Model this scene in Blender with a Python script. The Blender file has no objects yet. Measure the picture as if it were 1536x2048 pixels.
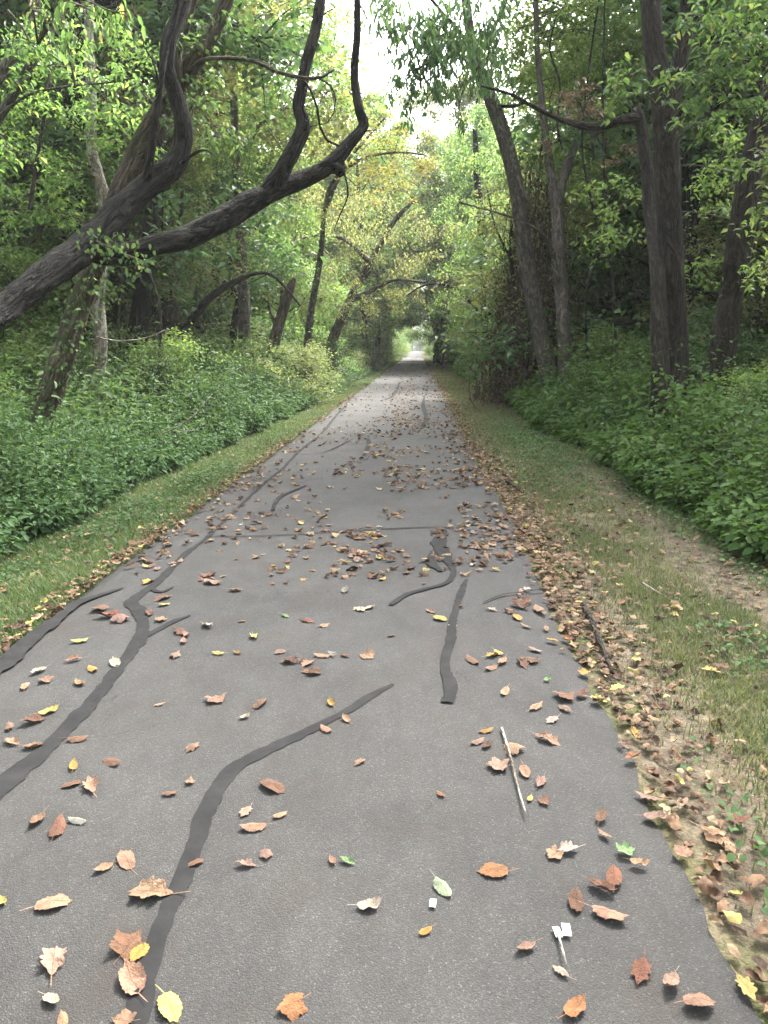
import bpy, math, random
import numpy as np
from mathutils import Vector

# ---------------------------------------------------------------- camera, world, sun, exposure
SC = bpy.context.scene
COL = SC.collection
rad = math.radians
F_PX, CX, CY, CAM_H = 1450.0, 768.0, 1024.0, 1.5
YAW, PITCH = rad(-2.62), rad(12.78)
cam_d = bpy.data.cameras.new('camera')
cam_d.sensor_fit = 'VERTICAL'; cam_d.sensor_height = 36.0
cam_d.lens = 36.0 * F_PX / 2048.0
cam_d.clip_start = 0.05; cam_d.clip_end = 2000
cam = bpy.data.objects.new('camera', cam_d); COL.objects.link(cam)
cam.location = (0, 0, CAM_H)
cam.rotation_euler = (rad(90) - PITCH, 0, -YAW)
SC.camera = cam

SUN_EL, SUN_AZ = rad(50), rad(28)      # azimuth clockwise from +Y
world = bpy.data.worlds.new('World'); SC.world = world
world.use_nodes = True
wn = world.node_tree.nodes; wl = world.node_tree.links
sky = wn.new('ShaderNodeTexSky'); sky.sky_type = 'NISHITA'; sky.sun_disc = False
sky.sun_elevation = SUN_EL; sky.sun_rotation = SUN_AZ
sky.dust_density = 4.0; sky.air_density = 1.0; sky.ozone_density = 1.0
hs = wn.new('ShaderNodeHueSaturation'); hs.inputs['Saturation'].default_value = 0.24
bg = wn['Background']; bg.inputs['Strength'].default_value = 0.15
wl.new(sky.outputs[0], hs.inputs['Color']); wl.new(hs.outputs[0], bg.inputs['Color'])
sd = bpy.data.lights.new('sun', 'SUN'); sd.energy = 1.5; sd.angle = rad(11); sd.color = (1.0, 0.95, 0.86)
sun = bpy.data.objects.new('sun', sd); COL.objects.link(sun)
sv = Vector((math.sin(SUN_AZ) * math.cos(SUN_EL), math.cos(SUN_AZ) * math.cos(SUN_EL), math.sin(SUN_EL)))
sun.rotation_euler = sv.to_track_quat('Z', 'Y').to_euler()
sun.location = (0, 0, 40)
SC.view_settings.view_transform = 'Standard'; SC.view_settings.look = 'None'
SC.view_settings.gamma = 1.0
SC.view_settings.exposure = 3.3
SC.render.engine = 'CYCLES'
cy = SC.cycles
cy.max_bounces = 7; cy.diffuse_bounces = 4; cy.glossy_bounces = 2; cy.transmission_bounces = 4
cy.transparent_max_bounces = 4; cy.use_denoising = True
cy.caustics_reflective = False; cy.caustics_refractive = False
cy.sample_clamp_indirect = 4.0

# ---------------------------------------------------------------- picture-measure helpers
_F = np.array([math.sin(YAW) * math.cos(PITCH), math.cos(YAW) * math.cos(PITCH), -math.sin(PITCH)])
_F[0] = math.sin(-(-YAW)) * math.cos(PITCH)
_R = np.array([math.cos(YAW), -math.sin(YAW), 0.0])
_U = np.cross(_R, _F)
cam.rotation_euler = (rad(90) - PITCH, 0, -YAW)

def ray(px, py):
    return _F + _R * (px - CX) / F_PX - _U * (py - CY) / F_PX

def at(px, py, Y):
    """world point seen at photo pixel (px, py) at distance Y along the path"""
    r = ray(px, py); return np.array([0, 0, CAM_H]) + r * (Y / r[1])

def on(px, py, z=0.0):
    """world point on height z seen at photo pixel"""
    r = ray(px, py); return np.array([0, 0, CAM_H]) + r * ((z - CAM_H) / r[2])

def to_px(P):
    P = np.asarray(P, float) - np.array([0, 0, CAM_H]); d = P @ _F
    return CX + F_PX * (P @ _R) / d, CY - F_PX * (P @ _U) / d

# ---------------------------------------------------------------- noise
def _hash(ix, iy, s):
    v = np.sin(ix * 127.1 + iy * 311.7 + s * 74.7) * 43758.5453
    return v - np.floor(v)

def vn(x, y, s=0):
    x = np.asarray(x, float); y = np.asarray(y, float)
    ix = np.floor(x); iy = np.floor(y); fx = x - ix; fy = y - iy
    fx = fx * fx * (3 - 2 * fx); fy = fy * fy * (3 - 2 * fy)
    a = _hash(ix, iy, s); b = _hash(ix + 1, iy, s); c = _hash(ix, iy + 1, s); d = _hash(ix + 1, iy + 1, s)
    return (a * (1 - fx) + b * fx) * (1 - fy) + (c * (1 - fx) + d * fx) * fy

def fbm(x, y, s=0, o=4):
    t = 0; a = 0.5
    for i in range(o):
        t = t + a * vn(x * 2 ** i, y * 2 ** i, s + i * 13); a *= 0.5
    return t / (1 - 0.5 ** o)

def sstep(a, b, x):
    t = np.clip((np.asarray(x, float) - a) / (b - a), 0, 1); return t * t * (3 - 2 * t)

PL, PR = -2.10, 0.82            # path edges
def edge_l(y): return PL + 0.05 * (fbm(np.asarray(y) * 0.9, 3.3, 5) - 0.5) * 2 + 0.02 * (vn(np.asarray(y) * 5, 1, 9) - 0.5) + 0.03 * (vn(np.asarray(y) * 13, 5, 8) - 0.5) * (np.asarray(y) < 14)
def edge_r(y): return PR + 0.05 * (fbm(np.asarray(y) * 0.9, 8.3, 6) - 0.5) * 2 + 0.03 * (vn(np.asarray(y) * 5, 2, 7) - 0.5) + 0.035 * (vn(np.asarray(y) * 13, 4, 8) - 0.5) * (np.asarray(y) < 14)

def gz(x, y):
    x = np.asarray(x, float); y = np.asarray(y, float)
    dl = np.maximum(PL - x, 0); dr = np.maximum(x - PR, 0)
    z = -0.025 - 0.10 * sstep(0.0, 1.2, dl) - 0.28 * sstep(1.0, 4.0, dl)
    z = z - 0.07 * sstep(0.0, 1.6, dr) - 0.28 * sstep(1.5, 4.5, dr)
    d = np.maximum(dl, dr)
    z = z + sstep(0.02, 0.6, d) * (fbm(x * 1.7, y * 1.7, 2) - 0.5) * 0.07
    z = z + sstep(1.5, 8, d) * (fbm(x * .25, y * .25, 4) - 0.5) * 0.8
    return z

# ---------------------------------------------------------------- mesh helpers
def mesh_np(name, V, faces, mats=(), attrs=None, smooth=False, mat_idx=None):
    """V (n,3); faces: list of int arrays (m,k)"""
    V = np.asarray(V, np.float32)
    me = bpy.data.meshes.new(name)
    loops = np.concatenate([f.reshape(-1) for f in faces]).astype(np.int32)
    tot = np.concatenate([np.full(len(f), f.shape[1], np.int32) for f in faces])
    st = np.concatenate([[0], np.cumsum(tot)[:-1]]).astype(np.int32)
    me.vertices.add(len(V)); me.vertices.foreach_set('co', V.reshape(-1))
    me.loops.add(len(loops)); me.loops.foreach_set('vertex_index', loops)
    me.polygons.add(len(tot)); me.polygons.foreach_set('loop_start', st); me.polygons.foreach_set('loop_total', tot)
    if smooth: me.polygons.foreach_set('use_smooth', np.ones(len(tot), bool))
    for m in mats: me.materials.append(m)
    if mat_idx is not None: me.polygons.foreach_set('material_index', np.asarray(mat_idx, np.int32))
    me.update(calc_edges=True)
    for k, a in (attrs or {}).items():
        a = np.asarray(a, np.float32)
        if a.ndim == 1:
            at_ = me.attributes.new(k, 'FLOAT', 'POINT'); at_.data.foreach_set('value', a)
        else:
            at_ = me.attributes.new(k, 'FLOAT_VECTOR', 'POINT'); at_.data.foreach_set('vector', a.reshape(-1))
    return me

def obj(name, me, parent=None, loc=None):
    o = bpy.data.objects.new(name, me); COL.objects.link(o)
    if parent is not None: o.parent = parent
    if loc is not None: o.location = loc
    return o

def thing(name, label, cat, loc=(0, 0, 0), rz=0.0, group=None):
    o = bpy.data.objects.new(name, None); COL.objects.link(o)
    o.location = loc; o.rotation_euler = (0, 0, rz); o.empty_display_size = 0.3
    return tag(o, label, cat, group)

def tag(o, label=None, cat=None, group=None, kind=None):
    if label: o['label'] = label
    if cat: o['category'] = cat
    if group: o['group'] = group
    if kind: o['kind'] = kind
    return o

class Geo:
    """collects vertices / faces / attributes in numpy"""
    def __init__(s): s.V = []; s.F = {}; s.A = {}; s.n = 0
    def add(s, V, F, **attrs):
        V = np.asarray(V, float).reshape(-1, 3)
        for f in F:
            f = np.asarray(f)
            s.F.setdefault(f.shape[1], []).append(f + s.n)
        s.V.append(V); s.n += len(V)
        for k, a in attrs.items(): s.A.setdefault(k, []).append(np.asarray(a, float))
    def mesh(s, name, mats, smooth=False):
        return mesh_np(name, np.concatenate(s.V), [np.concatenate(v) for v in s.F.values()], mats,
                       {k: np.concatenate(v) for k, v in s.A.items()}, smooth)

def unit(v):
    v = np.asarray(v, float); return v / np.maximum(np.linalg.norm(v, axis=-1, keepdims=True), 1e-9)

def spline(P, R, step):
    """Catmull-Rom resample of points P (n,3), radii R"""
    P = np.asarray(P, float); R = np.asarray(R, float)
    Q = np.vstack([2 * P[0] - P[1], P, 2 * P[-1] - P[-2]]); S = np.concatenate([[R[0]], R, [R[-1]]])
    out = []; ro = []
    for i in range(1, len(Q) - 2):
        n = max(1, int(np.linalg.norm(Q[i + 1] - Q[i]) / step))
        for t in np.arange(n) / n:
            a, b, c, d = Q[i - 1], Q[i], Q[i + 1], Q[i + 2]
            out.append(0.5 * (2 * b + (c - a) * t + (2 * a - 5 * b + 4 * c - d) * t * t + (3 * b - a - 3 * c + d) * t ** 3))
            ro.append(S[i] * (1 - t) + S[i + 1] * t)
    out.append(Q[-2]); ro.append(S[-2])
    return np.array(out), np.array(ro)

def tube(g, P, R, seg=6, lump=0.0, seed=0, cap=True, lf=1.0):
    P = np.asarray(P, float); R = np.asarray(R, float); n = len(P)
    T = unit(np.gradient(P, axis=0))
    ref = np.array([0, 1., 0]) if abs(T[0][1]) < .9 else np.array([1., 0, 0])
    A = np.zeros_like(P); a = unit(np.cross(T[0], ref))
    for i in range(n):
        a = unit(a - T[i] * (a @ T[i])); A[i] = a
    B = np.cross(T, A)
    th = np.linspace(0, 2 * np.pi, seg, endpoint=False)
    s = np.concatenate([[0], np.cumsum(np.linalg.norm(np.diff(P, axis=0), axis=1))])
    c, d = np.cos(th), np.sin(th)
    rr = R[:, None] * np.ones((1, seg))
    if lump > 0:
        X = c[None] * 1.3 + 5 + seed; Y = d[None] * 1.3 + s[:, None] * 1.6 * lf + 7
        rr = rr * (1 + lump * 2 * (fbm(X + s[:, None] * .7 * lf, Y, seed, 3) - .5))
    V = P[:, None] + rr[..., None] * (c[None, :, None] * A[:, None] + d[None, :, None] * B[:, None])
    if lump > .1 and seg > 12:      # knots and swellings
        kr = np.random.default_rng(seed + 5)
        for q in range(max(2, int(s[-1] * 1.6))):
            s0, t0, h0, w0 = kr.random() * s[-1], kr.random() * 6.28, kr.uniform(.10, .32), kr.uniform(.05, .11)
            dth = np.angle(np.exp(1j * (th - t0)))
            rr = rr * (1 + h0 * np.exp(-((s[:, None] - s0) / w0) ** 2) * np.exp(-(dth[None] / .7) ** 2))
        rr = rr * (1 + .10 * (vn(th[None] * 3.5 + seed, s[:, None] * 2.3, 3) - .5))
    rm = R.mean()
    bk = np.stack([np.broadcast_to(c * rm, (n, seg)), np.broadcast_to(d * rm, (n, seg)), np.broadcast_to(s[:, None] + seed * 3.7, (n, seg))], -1)
    i = np.arange(n - 1)[:, None] * seg; j = np.arange(seg)[None]; k = (j + 1) % seg
    F = np.stack([i + j, i + k, i + k + seg, i + j + seg], -1).reshape(-1, 4)
    V = V.reshape(-1, 3); bk = bk.reshape(-1, 3)
    fs = [F]
    if cap:
        V = np.vstack([V, P[0], P[-1]]); bk = np.vstack([bk, bk[0], bk[-1]])
        m = n * seg; jj = np.arange(seg); kk = (jj + 1) % seg
        fs.append(np.stack([np.full(seg, m), kk, jj], -1))
        fs.append(np.stack([np.full(seg, m + 1), jj + (n - 1) * seg, kk + (n - 1) * seg], -1))
    g.add(V, fs, bk=bk)

# leaf templates: (verts, faces)
TM = {
 'kite': (np.array([(0, 0, 0), (.42, .5, .10), (1, 0, -.10), (.42, -.5, .10)]), [np.array([(0, 1, 2), (0, 2, 3)])]),
 'ovate': (np.array([(0, 0, 0), (.22, .40, .10), (.60, .38, .06), (1, 0, -.16), (.60, -.38, .06), (.22, -.40, .10), (.45, 0, -.02)]),
           [np.array([(0, 1, 6), (1, 2, 6), (2, 3, 6), (3, 4, 6), (4, 5, 6), (5, 0, 6)])]),
 'maple': (np.array([(0, 0, 0), (.05, .30, .02), (.30, .55, .0), (.42, .27, .05), (.72, .42, -.02), (.70, .16, .03), (1.05, 0, -.12),
                     (.70, -.16, .03), (.72, -.42, -.02), (.42, -.27, .05), (.30, -.55, 0), (.05, -.30, .02), (.4, 0, 0)]),
           [np.array([(i, (i + 1) % 12, 12) for i in range(12)])]),
}

def leaves(g, P, D, N, L, W, tm='kite', tint=None, rng=None):
    P = np.asarray(P, float); n = len(P)
    if n == 0: return
    D = unit(D); B = unit(np.cross(N, D)); N = np.cross(D, B)
    tv, tf = TM[tm]; k = len(tv)
    L = np.broadcast_to(np.asarray(L, float), (n,)); W = np.broadcast_to(np.asarray(W, float), (n,))
    V = (P[:, None] + D[:, None] * (tv[None, :, 0:1] * L[:, None, None]) + B[:, None] * (tv[None, :, 1:2] * W[:, None, None])
         + N[:, None] * (tv[None, :, 2:3] * L[:, None, None]))
    fs = [(f[None] + (np.arange(n) * k)[:, None, None]).reshape(-1, f.shape[1]) for f in tf]
    tint = np.random.rand(n) if tint is None else np.broadcast_to(tint, (n,))
    g.add(V, fs, tint=np.repeat(tint, k))

def rand_dirs(rng, n, droop=.3, tilt=.6):
    a = rng.random(n) * 2 * np.pi
    D = np.stack([np.cos(a), np.sin(a), -droop + rng.normal(0, .35, n)], -1)
    N = np.stack([rng.normal(0, tilt, n), rng.normal(0, tilt, n), np.ones(n)], -1)
    return unit(D), unit(N)

# ---------------------------------------------------------------- materials
def nt(name):
    m = bpy.data.materials.new(name); m.use_nodes = True
    return m, m.node_tree.nodes, m.node_tree.links, m.node_tree.nodes['Principled BSDF']

def ramp(N, stops, interp='LINEAR'):
    r = N.new('ShaderNodeValToRGB'); r.color_ramp.interpolation = interp
    e = r.color_ramp.elements
    while len(e) < len(stops): e.new(0.5)
    for i, (p, c) in enumerate(stops):
        e[i].position = p; e[i].color = (c[0], c[1], c[2], 1) if len(c) == 3 else c
    return r

def mix(N, L, a, b, f, mode='MIX'):
    m = N.new('ShaderNodeMix'); m.data_type = 'RGBA'; m.blend_type = mode
    for s, v in ((m.inputs[0], f), (m.inputs[6], a), (m.inputs[7], b)):
        if isinstance(v, (int, float)): s.default_value = v
        elif isinstance(v, tuple): s.default_value = (*v[:3], 1)
        else: L.new(v, s)
    return m.outputs[2]

def noise(N, L, vec, scale, detail=4, rough=.6, dist=0.0):
    n = N.new('ShaderNodeTexNoise'); n.inputs['Scale'].default_value = scale
    n.inputs['Detail'].default_value = detail; n.inputs['Roughness'].default_value = rough; n.inputs['Distortion'].default_value = dist
    if vec is not None: L.new(vec, n.inputs['Vector'])
    return n.outputs[0]

def math_(N, L, op, a, b=None, clamp=False):
    m = N.new('ShaderNodeMath'); m.operation = op; m.use_clamp = clamp
    for i, v in enumerate((a, b)):
        if v is None: continue
        if isinstance(v, (int, float)): m.inputs[i].default_value = v
        else: L.new(v, m.inputs[i])
    return m.outputs[0]

def leaf_mat(name, stops, trans=.35, rough=.55, spec=.25, tcol=1.9, objvar=.25, mott=0):
    m, N, L, b = nt(name)
    at_ = N.new('ShaderNodeAttribute'); at_.attribute_name = 'tint'
    oi = N.new('ShaderNodeObjectInfo')
    r = ramp(N, stops); L.new(at_.outputs['Fac'], r.inputs[0])
    h = N.new('ShaderNodeHueSaturation'); h.inputs['Saturation'].default_value = .86
    v = N.new('ShaderNodeMapRange'); v.inputs[3].default_value = 1.12 - objvar; v.inputs[4].default_value = 1.12 + objvar
    L.new(oi.outputs['Random'], v.inputs[0]); L.new(v.outputs[0], h.inputs['Value'])
    hm = N.new('ShaderNodeMapRange'); hm.inputs[3].default_value = .5 - .018; hm.inputs[4].default_value = .5 + .018
    m7 = math_(N, L, 'FRACT', math_(N, L, 'MULTIPLY', oi.outputs['Random'], 7.31)); L.new(m7, hm.inputs[0]); L.new(hm.outputs[0], h.inputs['Hue'])
    rc = r.outputs[0]
    if mott:
        tc = N.new('ShaderNodeTexCoord'); rm = ramp(N, [(.32, (.45, .42, .40)), (.55, (1, 1, 1)), (.75, (1.2, 1.15, 1.05))]); L.new(noise(N, L, tc.outputs['Object'], mott, 4, .65), rm.inputs[0])
        rc = mix(N, L, rc, rm.outputs[0], 1.0, 'MULTIPLY')
    L.new(rc, h.inputs['Color'])
    L.new(h.outputs[0], b.inputs['Base Color'])
    b.inputs['Roughness'].default_value = rough; b.inputs['Specular IOR Level'].default_value = spec
    t = N.new('ShaderNodeBsdfTranslucent')
    tc = mix(N, L, h.outputs[0], (tcol, tcol, tcol * .6), 1.0, 'MULTIPLY'); L.new(tc, t.inputs['Color'])
    ms = N.new('ShaderNodeMixShader'); ms.inputs[0].default_value = trans
    L.new(b.outputs[0], ms.inputs[1]); L.new(t.outputs[0], ms.inputs[2])
    L.new(ms.outputs[0], N['Material Output'].inputs[0])
    return m

def bark_mat(name, dark, light, scale=26, stretch=.22, bump=.6, mottle=None, moss=None):
    m, N, L, b = nt(name)
    a = N.new('ShaderNodeAttribute'); a.attribute_name = 'bk'
    mp = N.new('ShaderNodeMapping'); mp.inputs['Scale'].default_value = (1, 1, stretch); L.new(a.outputs['Vector'], mp.inputs[0])
    n1 = noise(N, L, mp.outputs[0], scale, 5, .65, .6)
    f1 = math_(N, L, 'MULTIPLY', math_(N, L, 'ABSOLUTE', math_(N, L, 'SUBTRACT', noise(N, L, mp.outputs[0], scale * .55, 3, .55, .9), .5)), 6.5, True)
    f2 = math_(N, L, 'MULTIPLY', math_(N, L, 'ABSOLUTE', math_(N, L, 'SUBTRACT', noise(N, L, mp.outputs[0], scale * 1.5, 3, .6, .5), .5)), 6.0, True)
    h = math_(N, L, 'MULTIPLY', math_(N, L, 'ADD', math_(N, L, 'MULTIPLY', f1, .62), math_(N, L, 'MULTIPLY', f2, .38)), math_(N, L, 'ADD', n1, .45))
    r = ramp(N, [(.0, dark), (.9, light)]); L.new(h, r.inputs[0])
    c = r.outputs[0]
    n2 = noise(N, L, a.outputs['Vector'], 3.0, 4, .6)
    r2 = ramp(N, [(.3, (.6, .6, .6)), (.7, (1.25, 1.22, 1.15))]); L.new(n2, r2.inputs[0])
    c = mix(N, L, c, r2.outputs[0], 1.0, 'MULTIPLY')
    if mottle:
        n3 = noise(N, L, mp.outputs[0], 9, 4, .6, .8); r3 = ramp(N, [(.50, (0, 0, 0)), (.56, (1, 1, 1))]); L.new(n3, r3.inputs[0])
        c = mix(N, L, c, mottle, r3.outputs[0])
    if moss:
        n4 = noise(N, L, a.outputs['Vector'], 2.2, 4, .65); r4 = ramp(N, [(.5, (0, 0, 0)), (.72, (.8, .8, .8))]); L.new(n4, r4.inputs[0])
        c = mix(N, L, c, moss, r4.outputs[0])
    L.new(c, b.inputs['Base Color']); b.inputs['Roughness'].default_value = .9; b.inputs['Specular IOR Level'].default_value = .2
    bp = N.new('ShaderNodeBump'); bp.inputs['Strength'].default_value = min(1, bump * 1.5); bp.inputs['Distance'].default_value = .075
    L.new(h, bp.inputs['Height']); L.new(bp.outputs[0], b.inputs['Normal'])
    return m

GRN = [(0, (0.0420, 0.0840, 0.0280)), (0.45, (0.0700, 0.1372, 0.0392)), (0.8, (0.1120, 0.2030, 0.0504)), (0.93, (0.1680, 0.2590, 0.0630)), (1, (0.3360, 0.3080, 0.0840))]
M = {}
M['leaf_mid'] = leaf_mat('leaf_mid', GRN, .45)
M['leaf_dark'] = leaf_mat('leaf_dark', [(0, (0.0290, 0.0638, 0.0261)), (0.6, (0.0551, 0.1102, 0.0377)), (1, (0.1015, 0.1740, 0.0508))], .34)
M['leaf_under'] = leaf_mat('leaf_under', [(0, (0.0312, 0.0650, 0.0208)), (0.6, (0.0585, 0.1105, 0.0338)), (0.93, (0.1105, 0.1690, 0.0520)), (1, (0.2210, 0.2210, 0.0780))], .28, .6, .08)
M['leaf_bright'] = leaf_mat('leaf_bright', [(0, (0.0504, 0.0984, 0.0240)), (0.6, (0.0900, 0.1584, 0.0384)), (1, (0.1680, 0.2280, 0.0540))], .48)
M['leaf_olive'] = leaf_mat('leaf_olive', [(0, (0.0660, 0.0900, 0.0312)), (0.5, (0.1260, 0.1560, 0.0576)), (0.85, (0.2040, 0.2280, 0.1020)), (1, (0.3120, 0.2400, 0.0720))], .42)
M['leaf_yellow'] = leaf_mat('leaf_yellow', [(0, (.08, .12, .025)), (.5, (.16, .16, .035)), (1, (.27, .19, .04))], .4, tcol=1.4)
M['leaf_shrub'] = leaf_mat('leaf_shrub', [(0, (0.0234, 0.0520, 0.0182)), (0.6, (0.0442, 0.0884, 0.0286)), (0.92, (0.0806, 0.1404, 0.0494)), (1, (0.1690, 0.2080, 0.0650))], .22, .6, .07)
M['leaf_broad'] = leaf_mat('leaf_broad', [(0, (0.0264, 0.0600, 0.0120)), (0.6, (0.0504, 0.1104, 0.0192)), (0.95, (0.0900, 0.1620, 0.0288)), (1, (0.1680, 0.2160, 0.0480))], .32, .6, .08)
M['leaf_dead'] = leaf_mat('leaf_dead', [(0, (0.0330, 0.0240, 0.0180)), (0.6, (0.0825, 0.0600, 0.0420)), (1, (0.2250, 0.1650, 0.1125))], .15, .85, .08, 1.0, .0)
M['leaf_pink'] = leaf_mat('leaf_pink', [(0, (.10, .06, .04)), (.6, (.22, .14, .10)), (1, (.34, .24, .18))], .3, .8, .1, 1.0, .0)
M['bark'] = bark_mat('bark_brown_grey', (.014, .012, .010), (.078, .066, .055), 22, .2)
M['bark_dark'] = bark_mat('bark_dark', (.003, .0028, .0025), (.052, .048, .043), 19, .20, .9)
M['bark_grey'] = bark_mat('bark_grey', (.038, .034, .030), (.185, .165, .142), 20, .3, .5)
M['bark_pale'] = bark_mat('bark_pale', (.075, .065, .053), (.25, .22, .18), 18, .5, .4, mottle=(.30, .28, .25))
M['bark_moss'] = bark_mat('bark_moss', (.036, .030, .024), (.20, .168, .13), 22, .2, .7, moss=(.055, .075, .03))
M['twig'] = bark_mat('twig_brown', (.05, .04, .03), (.14, .11, .08), 60, .4, .3)

# ---------------------------------------------------------------- ground, path
def build_ground():
    xs = np.concatenate([-np.geomspace(150, 8, 28), np.arange(-7.8, -1.6, .12), np.linspace(-1.5, .6, 8), np.arange(.7, 6.5, .12), np.geomspace(6.7, 150, 28)])
    ys = np.concatenate([np.linspace(-30, .0, 8), np.arange(.4, 12, .13), np.geomspace(12.2, 700, 110)])
    X, Y = np.meshgrid(xs, ys); Z = gz(X, Y)
    V = np.stack([X, Y, Z], -1).reshape(-1, 3); nx = len(xs)
    i = (np.arange(len(ys) - 1)[:, None] * nx + np.arange(nx - 1)[None]).reshape(-1)
    m, N, L, b = nt('forest_soil')
    tc = N.new('ShaderNodeTexCoord'); v = tc.outputs['Object']
    sx = N.new('ShaderNodeSeparateXYZ'); L.new(v, sx.inputs[0])
    n1 = noise(N, L, v, 1.3, 6, .65, .3); n2 = noise(N, L, v, 14, 6, .7); n3 = noise(N, L, v, 90, 3, .7)
    soil = ramp(N, [(.25, (.055, .042, .029)), (.5, (.12, .095, .065)), (.75, (.23, .19, .135))]); L.new(n2, soil.inputs[0])
    grs = ramp(N, [(.2, (.030, .042, .014)), (.5, (.060, .070, .026)), (.8, (.115, .110, .045))]); L.new(n2, grs.inputs[0])
    f1 = ramp(N, [(.42, (0, 0, 0)), (.58, (1, 1, 1))]); L.new(n1, f1.inputs[0])
    c = mix(N, L, grs.outputs[0], soil.outputs[0], f1.outputs[0])
    # left verge is grassier: bias by which side of the path it lies on
    lf = N.new('ShaderNodeMapRange'); lf.inputs[1].default_value = -1; lf.inputs[2].default_value = 0; lf.inputs[3].default_value = .8; lf.inputs[4].default_value = 0
    L.new(sx.outputs[0], lf.inputs[0])
    c = mix(N, L, c, grs.outputs[0], lf.outputs[0])
    # leaf-mould forest floor away from the verges
    ab = math_(N, L, 'ABSOLUTE', math_(N, L, 'ADD', sx.outputs[0], .6))
    ff = N.new('ShaderNodeMapRange'); ff.inputs[1].default_value = 2.9; ff.inputs[2].default_value = 4.2; L.new(ab, ff.inputs[0])
    mould = ramp(N, [(.3, (.024, .024, .013)), (.55, (.045, .055, .024)), (.8, (.09, .068, .042))]); L.new(n2, mould.inputs[0])
    c = mix(N, L, c, mould.outputs[0], ff.outputs[0])
    def strip(cx_, w, y1):
        a_ = N.new('ShaderNodeMapRange'); a_.inputs[1].default_value = w; a_.inputs[2].default_value = 0; a_.inputs[3].default_value = 0; a_.inputs[4].default_value = 1
        wob = math_(N, L, 'MULTIPLY', math_(N, L, 'SUBTRACT', n1, .5), 1.2)
        L.new(math_(N, L, 'ABSOLUTE', math_(N, L, 'ADD', math_(N, L, 'SUBTRACT', sx.outputs[0], cx_), wob)), a_.inputs[0])
        b_ = N.new('ShaderNodeMapRange'); b_.inputs[1].default_value = y1; b_.inputs[2].default_value = y1 * .6; L.new(sx.outputs[1], b_.inputs[0])
        return math_(N, L, 'MULTIPLY', math_(N, L, 'MULTIPLY', a_.outputs[0], 1.8, True), b_.outputs[0])
    tan = ramp(N, [(.25, (.048, .038, .027)), (.5, (.10, .082, .058)), (.75, (.20, .165, .12))]); L.new(n2, tan.inputs[0])
    c = mix(N, L, c, tan.outputs[0], strip(2.2, .32, 11)); c = mix(N, L, c, tan.outputs[0], strip(1.10, .22, 9))
    r3 = ramp(N, [(.3, (.65, .65, .65)), (.7, (1.3, 1.3, 1.3))]); L.new(n3, r3.inputs[0])
    c = mix(N, L, c, r3.outputs[0], 1.0, 'MULTIPLY')
    L.new(c, b.inputs['Base Color']); b.inputs['Roughness'].default_value = .95; b.inputs['Specular IOR Level'].default_value = .15
    bp = N.new('ShaderNodeBump'); bp.inputs['Strength'].default_value = .8; bp.inputs['Distance'].default_value = .03
    L.new(math_(N, L, 'ADD', n2, math_(N, L, 'MULTIPLY', n3, .4)), bp.inputs['Height']); L.new(bp.outputs[0], b.inputs['Normal'])
    o = obj('ground', mesh_np('ground', V, [np.stack([i, i + 1, i + nx + 1, i + nx], -1)], [m], smooth=True))
    tag(o, 'forest floor and verges of soil and thin grass either side of the path', None, None, 'structure')

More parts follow.
